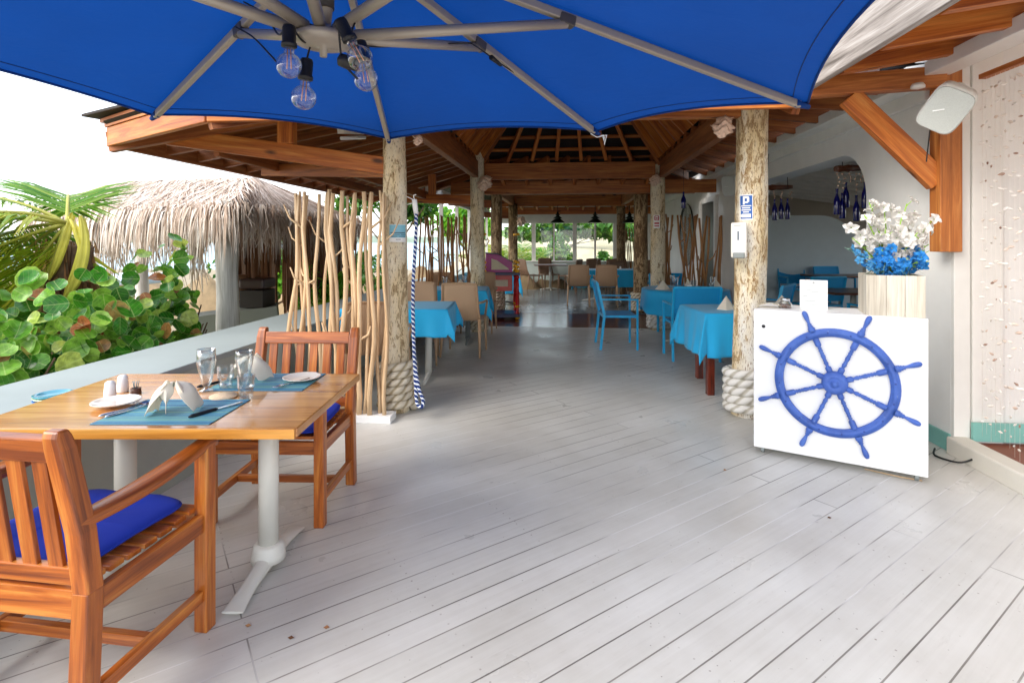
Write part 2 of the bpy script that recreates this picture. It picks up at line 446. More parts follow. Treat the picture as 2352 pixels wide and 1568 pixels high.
MT['petalblue']=cloth_mat('blue_petal','#2c98e6',.3,.1,.5,200)
MT['petalsky']=cloth_mat('sky_blue_petal','#5fb4e8',.3,.1,.5,200)
MT['stemgreen']=plain('lime_stem','#8fc22c',.5)
MT['stemdull']=plain('sage_leaf','#6f9a86',.6)

def mat_stripe():
    t=NT('striped_placemat'); v=t.uv((1,1,1))
    sp=t.new('ShaderNodeSeparateXYZ'); t.L(v,sp.inputs[0])
    n=t.new('ShaderNodeTexNoise'); n.noise_dimensions='1D'; n.inputs['Scale'].default_value=34; n.inputs['Detail'].default_value=2; t.L(sp.outputs[1],n.inputs['W'])
    c=t.ramp(n.outputs['Fac'],[(.3,lin('#2a6690')),(.42,lin('#4088ac')),(.52,lin('#5a9cb0')),(.62,lin('#86b894')),(.72,lin('#3a82ac'))])
    w=t.new('ShaderNodeTexWave'); w.inputs['Scale'].default_value=130; t.L(v,w.inputs['Vector'])
    t.set(Base_Color=c,Roughness=.5); t.bump(w.outputs['Fac'],.3,.002); return t.m
MT['placemat']=mat_stripe()
def rattan(name='woven_rattan',c1='#b08c6c',c2='#d2b190'):
    t=NT(name); v=t.uv((1,1,1))
    ck=t.new('ShaderNodeTexWave'); ck.inputs['Scale'].default_value=24; ck.bands_direction='X'; t.L(v,ck.inputs['Vector'])
    ck2=t.new('ShaderNodeTexWave'); ck2.inputs['Scale'].default_value=40; ck2.bands_direction='Y'; t.L(v,ck2.inputs['Vector'])
    s=t.math('MULTIPLY',ck.outputs['Fac'],t.math('ADD',t.math('MULTIPLY',ck2.outputs['Fac'],.5),.5))
    t.set(Base_Color=t.ramp(s,[(.05,lin(c1)),(.5,lin(c2))]),Roughness=.5); t.bump(s,.6,.006); return t.m
MT['rattan']=rattan()
MT['tanplastic']=plain('tan_resin','#bf9c7a',.45,var=.05)
MT['rattandark']=rattan('woven_rattan_brown','#5a4434','#8e6c52')
MT['brownplastic']=plain('brown_resin','#8a6a52',.45,var=.05)

def glass(name,c=(1,1,1,1),rough=0.0,ior=1.45,trans=True):
    t=NT(name); t.n.remove(t.b); g=t.new('ShaderNodeBsdfGlass'); g.inputs['Color'].default_value=c; g.inputs['Roughness'].default_value=rough; g.inputs['IOR'].default_value=ior
    t.L(g.outputs[0],t.out.inputs['Surface']); return t.m
MT['glass']=glass('clear_glass',(.96,.98,.98,1))
MT['water_glass']=glass('drinking_water',(.97,.99,1,1),0,1.33)
def thinglass(name,c,a):
    t=NT(name); tr=t.new('ShaderNodeBsdfTransparent'); tr.inputs['Color'].default_value=c; gl=t.new('ShaderNodeBsdfGlossy'); gl.inputs['Roughness'].default_value=.03
    lw=t.new('ShaderNodeLayerWeight'); lw.inputs['Blend'].default_value=.35
    mx=t.new('ShaderNodeMixShader'); t.L(t.math('MINIMUM',t.math('ADD',t.math('MULTIPLY',lw.outputs['Facing'],a),.05),1.0),mx.inputs[0]); t.L(tr.outputs[0],mx.inputs[1]); t.L(gl.outputs[0],mx.inputs[2]); t.n.remove(t.b); t.L(mx.outputs[0],t.out.inputs['Surface']); return t.m
MT['bulb']=thinglass('bulb_glass',(.93,.95,.97,1),.75)
MT['tumbler']=thinglass('tumbler_glass',(.93,.95,.96,1),.8)
MT['pane']=thinglass('window_glass',(.95,.98,.97,1),.3)
MT['filament']=plain('copper_filament','#e09a70',.4)
t=NT('cobalt_bottle'); t.set(Base_Color=lin('#101460'),Roughness=.08); t.b.inputs['Coat Weight'].default_value=.5; MT['bottle']=t.m

def leaf_mat(name,stops,rough=.4,trans=.35,vein=True):
    t=NT(name); c=t.ramp(t.rnd(),stops)
    n=t.noise(t.uv((1,1,1),'Object'),9,3); c=t.mix(.35,c,t.ramp(n,[(.3,(.65,.65,.65,1)),(.7,(1,1,1,1))]),'MULTIPLY')
    t.set(Base_Color=c,Roughness=rough)
    tr=t.new('ShaderNodeBsdfTranslucent'); t.L(c,tr.inputs['Color']); mx=t.new('ShaderNodeMixShader'); mx.inputs[0].default_value=trans
    t.L(t.b.outputs[0],mx.inputs[1]); t.L(tr.outputs[0],mx.inputs[2]); t.L(mx.outputs[0],t.out.inputs['Surface']); return t.m
def grape_mat(name,stops,rough,trans):
    m=leaf_mat(name,stops,rough,trans); nt=m.node_tree; b=nt.nodes['Principled BSDF']; src=b.inputs['Base Color'].links[0].from_socket
    t=NT.__new__(NT); t.m=m; t.t=nt; t.n=nt.nodes; t.b=b; t.out=nt.nodes['Material Output']
    sp=t.new('ShaderNodeSeparateXYZ'); t.L(t.uv((1,1,1)),sp.inputs[0]); ay=t.math('ABSOLUTE',sp.outputs[1])
    mid=t.math('LESS_THAN',ay,.035)
    br=t.math('FRACT',t.math('MULTIPLY',t.math('SUBTRACT',sp.outputs[0],t.math('MULTIPLY',ay,.7)),2.6))
    side=t.math('LESS_THAN',br,.09)
    r=t.math('SQRT',t.math('ADD',t.math('MULTIPLY',sp.outputs[0],sp.outputs[0]),t.math('MULTIPLY',ay,ay)))
    edge=t.math('MULTIPLY',t.math('GREATER_THAN',r,.93),.5)
    v=t.math('MINIMUM',t.math('ADD',t.math('ADD',t.math('MULTIPLY',mid,.8),t.math('MULTIPLY',side,.38)),edge),1.0)
    blot=t.ramp(t.noise(t.uv((1,1,1),'Object'),26,4,.6),[(.36,(.55,.6,.5,1)),(.6,(1.08,1.08,1.0,1))])
    c=t.mix(1.0,src,blot,'MULTIPLY'); c=t.mix(t.math('MULTIPLY',v,.55),c,lin('#cfe08c'))
    t.L(c,b.inputs['Base Color'])
    for nd in nt.nodes:
        if nd.type=='BSDF_TRANSLUCENT': t.L(c,nd.inputs['Color'])
    t.bump(v,.4,.003)
    b.inputs['Coat Weight'].default_value=.25
    return m
MT['grape']=grape_mat('sea_grape_leaf',[(0,lin('#2c741a')),(.35,lin('#4a9a26')),(.6,lin('#78b836')),(.85,lin('#aed45c')),(.93,lin('#ccd86c')),(.965,lin('#c88a54')),(1,lin('#b8603a'))],.32,.35)
MT['palm']=leaf_mat('palm_leaflet',[(0,lin('#6a9a24')),(.35,lin('#a4c23c')),(.7,lin('#d4d452')),(1,lin('#eed65c'))],.4,.55)
MT['palmgreen']=leaf_mat('palm_leaflet_green',[(0,lin('#46861f')),(.5,lin('#7cac3c')),(1,lin('#b4c65a'))],.4,.5)
MT['leafgen']=leaf_mat('tree_leaf',[(0,lin('#1c4a14')),(.5,lin('#3f7a22')),(1,lin('#7ca63c'))],.5,.3)
MT['leafbright']=leaf_mat('bright_shrub_leaf',[(0,lin('#3f8a18')),(.5,lin('#72b42a')),(1,lin('#a8d040'))],.5,.35)
MT['thatch']=leaf_mat('dry_thatch',[(0,lin('#7a6250')),(.3,lin('#ad9480')),(.6,lin('#cfbcac')),(1,lin('#f4ece4'))],.8,.1)
MT['thatchbase']=plain('thatch_underlay','#6a5038',.9,var=.4,scale=12,bump=.8)
MT['fibre']=leaf_mat('dry_fibre',[(0,lin('#5c3c26')),(.5,lin('#946440')),(1,lin('#c49a6c'))],.8,.1)
MT['bark']=plain('palm_bark','#6c5540',.9,var=.4,scale=14,bump=.9)
MT['petiole']=plain('palm_petiole','#a8a648',.5,var=.2)
MT['grass']=plain('grass_ground','#7f9a48',.9,var=.4,scale=2)

def sea_mat():
    t=NT('sea_water'); t.set(Base_Color=lin('#3f7f94'),Roughness=.25); t.bump(t.noise(t.uv((1,1,1),'Object'),.5,4),.4,.3); return t.m
MT['sea']=sea_mat()
# ================================================================== SETTING
g=MB(); g.poly([(-3000,-40,-.75),(3000,-40,-.75),(3000,42,-.75),(-3000,42,-.75)]); struct('ground',g,MT['sand'])
g=MB(); g.grid(30,12,lambda a,b:(-3000+6000*a,42+5600*b,-1.6+ (0.85 if b==0 else 0)),False); struct('sea',g,MT['sea'])
# far headland
def hillf(x0,x1,y,h,sd):
    rr=random.Random(sd); ph=[rr.uniform(0,6) for _ in range(4)]
    def fn(a,b):
        e=sin(pi*a)**.5 if 0<a<1 else 0
        z=h*e*(.6+.2*sin(5*a+ph[0])+.12*sin(11*a+ph[1])+.06*sin(23*a+ph[2]))
        return (x0+(x1-x0)*a, y+120*b, -1.7+z*(1-abs(2*b-1)))
    return fn
g=MB(); g.grid(60,6,hillf(-2600,200,2200,70,1)); struct('hills',g,MT['hill'])
# sandy slope seen through the far windows
def slope(a,b): 
    x=-4+70*a; y=23+60*b
    return (x,y,-.7+3.6*b**.8+.25*sin(x*.35)+.2*sin(y*.5+x*.2))
g=MB(); g.grid(40,20,slope); struct('sand_bank',g,plain('bright_sand_bank','#b8ab8c',.9,var=.1,scale=.6))
g=MB(); g.poly([(-30,18.5,-.72),(60,18.5,-.72),(60,24,-.72),(-30,24,-.72)]); struct('lawn',g,MT['grass'])

# deck (one slab, boards in the material)
def slab(poly,z0,z1,mb=None):
    mb=mb or MB(); n=len(poly)
    vs=[(p[0],p[1],z1) for p in poly]+[(p[0],p[1],z0) for p in poly]
    fs=[tuple(range(n)),tuple(range(2*n-1,n-1,-1))]+[(k,k+n,(k+1)%n+n,(k+1)%n) for k in range(n)]
    mb.add(vs,fs); return mb
UW=2.56
dk=slab([B(-2.3,-2.5),B(UW+.02,-2.5),B(UW+.02,8.85),B(-2.3,8.85)],-.14,0); struct('deck',dk,MT['deck'])
st=slab([B(-2.3,8.852),B(UW+.02,8.852),B(UW+.02,10.6),B(-2.3,10.6)],-.14,-.002); struct('tile_strip',st,MT['tile'])
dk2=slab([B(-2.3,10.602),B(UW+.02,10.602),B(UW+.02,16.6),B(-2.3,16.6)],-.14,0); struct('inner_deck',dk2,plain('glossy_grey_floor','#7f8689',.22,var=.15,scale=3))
fl=slab([B(UW+.02,3.9),B(10,3.9),B(10,13),B(UW+.02,13)],-.14,-.001); struct('dining_room_floor',fl,plain('dark_room_floor','#8d8378',.3,var=.2))

# ------------------------------------------------------------------ parapet
pw=thing('parapet_wall','long pale green-grey parapet wall with a wide flat top beside the hedge','wall',B(-2.5,0,-.7))
cap=MB(); 
cap.obox(B(-2.535,-2.5,.655),B(-2.535,9.1,.655),.61,.04,rn=.5); part('coping',cap,MT['parapet'],pw,.006,w=True)
bd=MB(); bd.obox(B(-2.5,-2.5,-.04),B(-2.5,9.1,-.04),.52,1.349,rn=.5); part('wall',bd,MT['parapetside'],pw,w=True)
pw2=thing('parapet_wall','low pale green wall under the far left window posts','wall',B(-2.5,12,-.7))
bd=MB(); bd.obox(B(-2.5,9.12,-.04),B(-2.5,16.5,-.04),.5,1.5,rn=.5); part('wall',bd,MT['wallgreen'],pw2,w=True)
for k in range(5):
    q=MB(); vv=10.2+k*1.5; q.obox(B(-2.4,vv,.7),B(-2.4,vv,2.3),.07,.07); part('post',q,MT['trim'],pw2,w=True)
q=MB(); q.obox(B(-2.4,9.2,2.3),B(-2.4,16.5,2.3),.1,.2); part('head_beam',q,MT['trim'],pw2,w=True)

# ------------------------------------------------------------------ restaurant building (right side)
bl=thing('restaurant_building','white plastered restaurant building along the right with a wide arched opening','building',B(3.5,6,0))
def wallface(outer, holes_arch, u, z0, z1, v0, v1, th, mat, name):
    """wall in plane u, thickness th to the +u side, v0..v1, with one arch hole (va,vb,top,rad)"""
    va,vb,top,rad=holes_arch
    prof=[(va,z0)]
    n=10
    for k in range(n+1):
        an=pi-(pi/2)*k/n; prof.append((va+rad+rad*cos(an), top-rad+rad*sin(an)))
    for k in range(n+1):
        an=pi/2-(pi/2)*k/n; prof.append((vb-rad+rad*cos(an), top-rad+rad*sin(an)))
    prof.append((vb,z0))
    mb=MB()
    for uu,flip in ((u,False),(u+th,True)):
        quads=[[(v0,z0),(va,z0),(va,z1),(v0,z1)],[(vb,z0),(v1,z0),(v1,z1),(vb,z1)]]
        for k in range(len(prof)-1):
            a,b=prof[k],prof[k+1]
            if abs(a[0]-b[0])<1e-6: continue
            quads.append([a,b,(b[0],z1),(a[0],z1)])
        for qd in quads:
            pts=[B(uu,p[0],p[1]) for p in qd]
            if flip: pts=pts[::-1]
            mb.add(pts,[(0,1,2,3)])
    for k in range(len(prof)-1):
        a,b=prof[k],prof[k+1]
        mb.add([B(u,a[0],a[1]),B(u+th,a[0],a[1]),B(u+th,b[0],b[1]),B(u,b[0],b[1])],[(0,1,2,3)])
    mb.add([B(u,v0,z0),B(u,v0,z1),B(u+th,v0,z1),B(u+th,v0,z0)],[(0,1,2,3)])
    mb.add([B(u,v1,z0),B(u,v1,z1),B(u+th,v1,z1),B(u+th,v1,z0)],[(3,2,1,0)])
    mb.add([B(u,v0,z1),B(u,v1,z1),B(u+th,v1,z1),B(u+th,v0,z1)],[(0,1,2,3)])
    return mb
V0=3.85
mb=wallface(None,(4.86,7.95,2.2,.42),UW,0,2.95,V0,13.0,.28,None,None); part('wall',mb,MT['wall'],bl,w=True)
# far stretch of the wall with a doorway and a window hole suggestion
mb=MB(); mb.obox(B(UW+.14,13,1.47),B(UW+.14,17,1.47),.28,2.95); part('wall',mb,MT['wall'],bl,w=True)
# end wall facing the photographer, behind the shell curtain
mb=MB(); mb.obox(B(UW+.28,V0+.1,1.5),B(7.5,V0+.1,1.5),.2,3.1); part('end_wall',mb,MT['wall'],bl,w=True)
mb=MB(); mb.obox(B(UW+.10,V0-.045,.155),B(6.9,V0-.045,.155),.02,.12,rn=.5); part('skirting',mb,MT['turq'],bl,w=True)
mb=MB(); mb.obox(B(UW-.008,V0+.0,.06),B(UW-.008,V0+.45,.06),.016,.115,rn=.5); part('skirting',mb,MT['turq'],bl,w=True)
mb=MB(); mb.obox(B(UW-.006,V0-.045,1.6),B(UW-.006,V0-.045,2.95),.1,.1);
mb=MB(); mb.box(B(UW+.05,V0-.015,1.45),(.1,.03,2.9),-ANG,'z'); part('corner_board',mb,MT['trim'],bl,.004,w=True)
mb=MB(); mb.box(B(UW+.215,V0-.01,1.45),(.19,.02,2.9),-ANG,'z'); part('corner_board',mb,MT['trim'],bl,.004,w=True)
# wall plate / cornice and roof over the wall
mb=MB(); mb.obox(B(2.43,4.02,2.53),B(2.43,16.5,2.53),.16,.09,rn=.5); part('wall_plate',mb,MT['trim'],bl,.006,w=True)
mb=MB(); mb.obox(B(2.43,-1.5,2.54),B(2.43,3.78,2.54),.16,.09,rn=.5); part('wall_plate',mb,MT['trim'],bl,.006,w=True)
mb=MB(); mb.obox(B(2.53,4.02,2.5),B(2.53,16.5,2.5),.05,.22,rn=.5); part('cornice',mb,MT['trim'],bl,.01,w=True)
# door recess to the right of the entry
mb=MB(); mb.obox(B(6.9,V0,1.5),B(6.9,-1.5,1.5),.2,3.1); part('side_wall',mb,MT['wall'],bl,w=True)
mb=MB(); mb.add([B(2.5,-1.5,2.72),B(7,-1.5,3.05),B(7,V0,3.05),B(2.5,V0,2.72)],[(0,1,2,3)]); mb.add([B(2.5,-1.5,2.8),B(7,-1.5,3.15),B(7,V0,3.15),B(2.5,V0,2.8)],[(3,2,1,0)]); part('porch_ceiling',mb,MT['wall'],bl,w=True)
# interior shell of the dining room; unseen right-hand opening added for sky light
mb=MB(); mb.obox(B(UW+.28,13,1.5),B(10,13,1.5),.2,3.0); mb.obox(B(10,V0,1.5),B(10,5.2,1.5),.2,3.0); mb.obox(B(10,11.8,1.5),B(10,13.1,1.5),.2,3.0); mb.obox(B(10,5.2,.4),B(10,11.8,.4),.2,.8); mb.obox(B(10,5.2,2.7),B(10,11.8,2.7),.2,.6); part('inner_wall',mb,wall_mat('shaded_inner_wall','#bdb6aa'),bl,w=True)  # the room's shade is put into the darker wall colour
mb=MB(); mb.add([B(UW+.27,V0+.2,2.8),B(7.6,V0+.2,2.12),B(10,V0+.2,2.12),B(10,13,2.12),B(7.6,13,2.12),B(UW+.27,13,2.8)],[(0,5,4,1),(1,4,3,2)]); mb.add([B(UW,V0,2.96),B(10,V0,2.96),B(10,13,2.96),B(UW,13,2.96)],[(0,1,2,3)]); part('ceiling',mb,plain('grey_ceiling_boards','#6c6b67',.6,var=.1),bl,w=True)
for k in range(17):
    q=MB(); vv=4.4+k*.5; q.obox(B(UW+.3,vv,2.73),B(7.6,vv,2.06),.08,.1); part('ceiling_joist',q,MT['trim'],bl,w=True)
# inner room: partition with a pale arched alcove
def alcove():
    mb=MB(); W=1.6; c0=B(6.2,12.2); x=V((ca,-sa,0)); 
    pts=[(-3.3,0),(-3.3,1.75)]+[(-.5+.55*sin(k/8*pi/2)*1.2, 1.35+.55*cos(k/8*pi/2)) for k in range(9)]+[(.16,0)]
    pts=[(-3.3,0)]+[(-3.3,1.98)]+[(-.75+.9*sin(k/10*pi/2),1.08+.9*cos(k/10*pi/2)) for k in range(11)]+[(.15,0)]
    f=[c0+x*a+V((0,0,z)) for a,z in pts]; back=[p+V((sa,ca,0))*.05 for p in f]
    n=len(f); mb.add(f+back,[tuple(range(n-1,-1,-1)),tuple(range(n,2*n))]+[(k,(k+1)%n,n+(k+1)%n,n+k) for k in range(n)])
    return mb
part('alcove_panel',alcove(),plain('pale_blue_alcove','#dbe8ec',.5,var=.03),bl,w=True)
mb=MB(); mb.box(B(8.0,9.9,1.05),(.5,.12,2.1),-ANG,'z'); part('inner_door',mb,MT['brownwood'],bl,w=True)
# second doorway and mirror niche farther along the wall
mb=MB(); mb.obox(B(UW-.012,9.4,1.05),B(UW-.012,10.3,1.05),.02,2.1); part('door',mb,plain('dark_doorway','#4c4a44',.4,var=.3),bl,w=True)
for vv in (9.36,10.34):
    q=MB(); q.obox(B(UW-.02,vv,0),B(UW-.02,vv,2.16),.05,.08); part('door_frame',q,MT['trim'],bl,w=True)
q=MB(); q.obox(B(UW-.02,9.3,2.15),B(UW-.02,10.4,2.15),.05,.09); part('door_frame',q,MT['trim'],bl,w=True)
mb=MB(); m=M.Translation(B(UW-.02,11.6,1.55))@M.Rotation(-ANG,4,'Z')@M.Rotation(pi/2,4,'Y')
mb.lathe([(0.001,.02),(.62,.02),(.66,.0),(.66,-.02)],28,m); part('round_niche',mb,plain('dark_niche','#3a3833',.3,var=.3),bl,w=True)

# far window wall
fw=thing('window_wall','white wall with a row of tall windows at the far end','wall',B(0,16.6,0))
FV=16.55
mb=MB(); mb.obox(B(-2.3,FV,.4),B(UW,FV,.4),.2,.8); part('sill_wall',mb,MT['wallgreen'],fw,w=True)
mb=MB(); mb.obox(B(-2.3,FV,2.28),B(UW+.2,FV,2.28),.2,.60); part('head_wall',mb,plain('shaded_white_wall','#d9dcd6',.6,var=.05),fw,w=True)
mb=MB(); mb.obox(B(-2.3,FV,.0),B(UW,FV,.0),.24,.24)
part('skirting',mb,MT['turq'],fw,w=True)
us=[-1.42,-.42,.3,.42,1.02,1.42,1.9,2.5]
us=[-2.25,-1.62,-.98,-.36,.28,.90,1.50,2.10,2.5]
for k,u in enumerate(us):
    wd=.06 if k%2 else .12
    q=MB(); q.obox(B(u,FV,.8),B(u,FV,1.98),wd,.1,up=V((sa,ca,0))); part('mullion',q,MT['trim'],fw,w=True)
    if k<len(us)-1:
        q=MB(); q.obox(B(u+.06,FV,1.39),B(us[k+1]-.06,FV,1.39),.006,1.16); part('pane',q,MT['pane'],fw,w=True)
mb=MB(); mb.obox(B(-2.3,FV-.03,.81),B(UW,FV-.03,.81),.22,.03); part('sill',mb,MT['trim'],fw,w=True)

# entry kerb and raised tile floor (right foreground)
ek=thing('entry_step','cream painted raised step edging the tiled doorway at right','step',B(UW,3,0))
mb=MB(); mb.obox(B(UW+.02,-1.5,.055),B(UW+.02,V0-.02,.055),.13,.12,rn=.5); part('kerb',mb,MT['ledge'],ek,.012,w=True)
mb=slab([B(UW+.085,-1.5),B(7,-1.5),B(7,V0-.02),B(UW+.085,V0-.02)],-.1,.075); part('tiled_floor',mb,MT['tile2'],ek,w=True)

# ------------------------------------------------------------------ log posts
def log_post(name,base,r,h,mat,label,seed,ropeh=.36,ropemat='rope',lean=(0,0),nrope=9,group=None,rrope=.035):
    rr=random.Random(seed)
    t=thing('log_post',label,'post',base,0,group)
    n=26; rings=30; mb=MB(); ph=[rr.uniform(0,6.28) for _ in range(6)]
    vs=[];fs=[];uv=[]
    for i in range(rings+1):
        z=h*i/rings
        for k in range(n):
            a=2*pi*k/n
            q=r*(1+.035*sin(3*a+ph[0]+z*1.3)+.025*sin(5*a+ph[1]-z*2)+.02*sin(z*5+ph[2])+.02*sin(2*a+z*.8+ph[3])+rr.uniform(-.008,.008))*(1-.06*z/h)
            zz=z
            if i==rings: zz=z+ (rr.uniform(-.06,.10))
            vs.append((q*cos(a)+lean[0]*z/h,q*sin(a)+lean[1]*z/h,zz))
    for i in range(rings):
        for k in range(n):
            k2=(k+1)%n; fs.append((i*n+k,i*n+k2,(i+1)*n+k2,(i+1)*n+k))
            o=seed*3.7; c=2*pi*r
            uv.append([(o+h*i/rings,k/n*c),(o+h*i/rings,(k+1)/n*c),(o+h*(i+1)/rings,(k+1)/n*c),(o+h*(i+1)/rings,k/n*c)])
    fs.append(tuple(rings*n+k for k in range(n))); uv.append([(0,0)]*n)
    mb.add(vs,fs,uv,True); part('log',mb,MT[mat],t)
    if ropeh:
        mb=MB(); pts=[]; turns=nrope; N=turns*28; dr=ropeh/nrope
        bulge=[rr.uniform(-.004,.014) for _ in range(turns+2)]
        for k in range(N+1):
            a=2*pi*k/28; tt=k/28; b=bulge[int(tt)]*(1-(tt%1))+bulge[int(tt)+1]*(tt%1)
            q=r+rrope*.9+b; pts.append((q*cos(a),q*sin(a),rrope+dr*tt))
        mb.tube(pts,rrope,9); part('rope_wrap',mb,MT[ropemat],t)
    return t
LL=[B(-1.40,4.36),B(-1.40,8.5),B(-1.40,10.75),B(-1.40,14.3)]
LR=[B(1.50,4.6),B(1.50,8.72),B(1.50,10.75),B(1.50,14.4)]
log_post('l',F(911,0) if 0 else V((-.955,4.46,0)),.098,2.72,'log_near','cream log post with peeling bark, aqua notice and thick rope base',1,.37,'rope',(-.03,0),6,rrope=.033)
log_post('l',V((1.925,4.36,0)),.125,2.6,'log_right','whitewashed flaking log post with a soap dispenser, beside the ship wheel cabinet',2,.34,'ropewhite',(.03,0),5,rrope=.037)
log_post('l',V((-.545,8.45,0)),.115,2.95,'log_near','brown flecked log post in front of the pink and red lectern',3,.3,'rope',(0,0),6)
log_post('l',V((2.34,8.6,0)),.115,3.0,'log_near','flaking log post with a small red no-smoking sign and white rope base',4,.38,'ropewhite',(0,0),7)
log_post('l',V((-.315,10.8,0)),.115,2.5,'log_far','dark log post directly behind the pink lectern, rope wound high',5,.6,'rope',(0,0),11)
log_post('l',V((2.57,10.7,0)),.14,2.5,'log_far','thick bark-covered log post with a rope base beside the tan chairs',6,.35,'rope',(0,0),6)
log_post('l',V((.03,14.2,0)),.125,2.35,'log_far','grey-brown log post left of the far windows',7,0)
log_post('l',V((2.93,14.4,0)),.125,2.35,'log_far','slim log post in front of the rightmost far window',8,0)

# ------------------------------------------------------------------ pavilion roof
rf=thing('pavilion_roof','open timber hip roof on log posts with dark shingles and orange rafters','roof',B(0,6.5,2.3))
ring=[B(-1.40,4.42,2.78),B(1.50,4.5,2.78),B(1.50,8.62,2.78),B(-1.40,8.58,2.78)]
apexf,apexb=B(.05,6.35,4.35),B(.05,6.75,4.35)
def facet(A0,A1,E0,E1,nr,npur,mat='pinedark',rw=.05,rh=.13,skip=0,over=.0,shm='shingle',pm='pinedark'):
    A0,A1,E0,E1=map(V,(A0,A1,E0,E1))
    nrm=((E0-A0).cross(A1-A0)); 
    if nrm.length<1e-6: nrm=((E1-A1).cross(E0-A1))
    nrm.normalize()
    if nrm.z<0: nrm=-nrm
    for k in range(nr):
        t_=(k+.5)/nr
        a=A0.lerp(A1,t_); e=E0.lerp(E1,t_)
        q=MB(); q.obox(a-nrm*rh/2,e-nrm*rh/2,rw,rh,up=nrm); part('rafter',q,MT[mat],rf,w=True)
    q=MB()
    for k in range(npur):
        t_=(k+.5)/npur
        a=A0.lerp(E0,t_); e=A1.lerp(E1,t_)
        if (a-e).length<.1: continue
        q.obox(a+nrm*.012,e+nrm*.012,.05,.022,up=nrm)
    if npur: part('battens',q,MT[pm],rf,w=True)
    q=MB(); o=nrm*.035; o2=nrm*.08
    vs=[A0+o,A1+o,E1+o,E0+o,A0+o2,A1+o2,E1+o2,E0+o2]
    L=(E0-A0).length; W=(E1-E0).length
    q.add(vs,[(0,1,2,3),(7,6,5,4),(0,4,5,1),(1,5,6,2),(2,6,7,3),(3,7,4,0)],[[(0,0),(W,0),(W,L),(0,L)]]*2+[[(0,0),(.1,0),(.1,.1),(0,.1)]]*4)
    part('shingles',q,MT[shm],rf,w=True)
# upper hip
facet(apexf,apexf,ring[0],ring[1],6,9,'pinewarm',pm='pinewarm')
facet(apexb,apexf,ring[2],ring[1],9,9,'pinewarm',pm='pinewarm')
facet(apexb,apexb,ring[3]+V((-.1,0,0)),ring[2]+V((.1,0,0)),8,10,'pinewarm',pm='pinewarm')
facet(apexb,apexf,ring[3],ring[0],9,9,'pinewarm',pm='pinewarm')
# skirts
P1=V((-3.235,4.305,2.32)); P2=V((-1.95,3.43,2.32)); P3=V((2.02,3.78,2.5)); P0=B(-3.65,9.7,2.32)
PR=B(2.45,4.0,2.63); PRf=B(2.45,9.6,2.63)
facet(ring[3],ring[0],P0,P1,14,7,pm='pinedark')
facet(ring[0],ring[0]+V((.01,0,0)),P1,P2,5,6)
facet(ring[0],ring[1],P2,P3,9,5)
facet(ring[1],ring[2],PR,PRf,11,5)
facet(ring[1],ring[1]+V((0,.01,0)),P3,PR,2,3)
facet(ring[2],ring[3],PRf,P0,9,4)
# hips
for a,e in ((ring[0],P1),(ring[0],P2),(ring[1],P3),(ring[3],P0)):
    q=MB(); q.obox(a-V((0,0,.12)),e-V((0,0,.12)),.06,.16); part('hip_rafter',q,MT['pinedark'],rf,w=True)
for a,e in ((apexf,ring[0]),(apexf,ring[1]),(apexb,ring[2]),(apexb,ring[3])):
    q=MB(); q.obox(a-V((0,0,.1)),e-V((0,0,.1)),.06,.18); part('hip_rafter',q,MT['pinedark'],rf,w=True)
# ring beams
def beam(a,b,w,h,mat='pine',name='tie_beam',up=(0,0,1)):
    q=MB(); q.obox(a,b,w,h,up=up); return part(name,q,MT[mat],rf,.006,w=True)
for i,(a,b,m_) in enumerate(((0,1,'pine'),(1,2,'pinedark'),(2,3,'pine'),(3,0,'pinedark'))):
    A_,B_=ring[a]-V((0,0,.245)),ring[b]-V((0,0,.245)); d=(B_-A_).normalized()*.1
    beam(A_+d,B_-d,.09,.26,m_)
beam(B(-2.0,9.25,2.34),B(2.5,9.25,2.34),.09,.22,'pine')
for k in range(7):
    q=MB(); u=-1.05+k*.4; q.obox(B(u,8.66,2.50),B(u,9.2,2.42),.05,.1); part('blocking',q,MT['pinewarm'],rf,w=True)
# eave fascias
fz=V((0,0,-.08))
beam(P1+fz,P2+fz,.045,.15,'pinewarm','fascia'); beam(P1+fz,P0+fz,.045,.15,'pinedark','fascia'); beam(P2+fz,P3+fz,.045,.15,'pinewarm','fascia')
dd=(P1-P2).normalized()
q=MB(); q.obox(P2+V((0,0,.015)),P1+dd*.02+V((0,0,.015)),.06,.03); q.obox(P2+V((0,0,.05)),P1+dd*.05+V((0,0,.05)),.1,.03); part('fascia_trim',q,MT['pinewarm'],rf,w=True)
q=MB(); q.obox(P2+V((.1,.1,.085)),P1+dd*.13+V((0,0,.085)),.3,.02); part('roof_edge',q,MT['shingle'],rf,w=True)
# low struts between posts and eaves
beam(V((-.98,4.44,2.02)),V((-2.85,4.42,2.275)),.06,.145,'pinewarm','strut')
beam(V((-.60,8.44,2.065)),V((-1.75,8.95,2.13)),.06,.15,'pinewarm','strut')
beam(V((-.98,4.5,2.0)),V((-2.6,5.6,2.15)),.05,.12,'pinedark','strut')
beam(V((-1.86,4.43,2.21)),V((-1.86,4.43,2.52)),.13,.10,'pinewarm','king_post',up=(0,1,0))
beam(V((-1.30,8.73,2.17)),V((-1.30,8.73,2.5)),.12,.10,'pinewarm','king_post',up=(0,1,0))
beam(B(-2.3,4.3,2.05)+V((0,0,.12)),B(-2.3,9.4,2.17),.06,.13,'pinedark','purlin')
beam(B(-2.9,4.2,2.1)+V((0,0,.07)),B(-2.9,9.5,2.17),.05,.11,'pinedark','purlin')

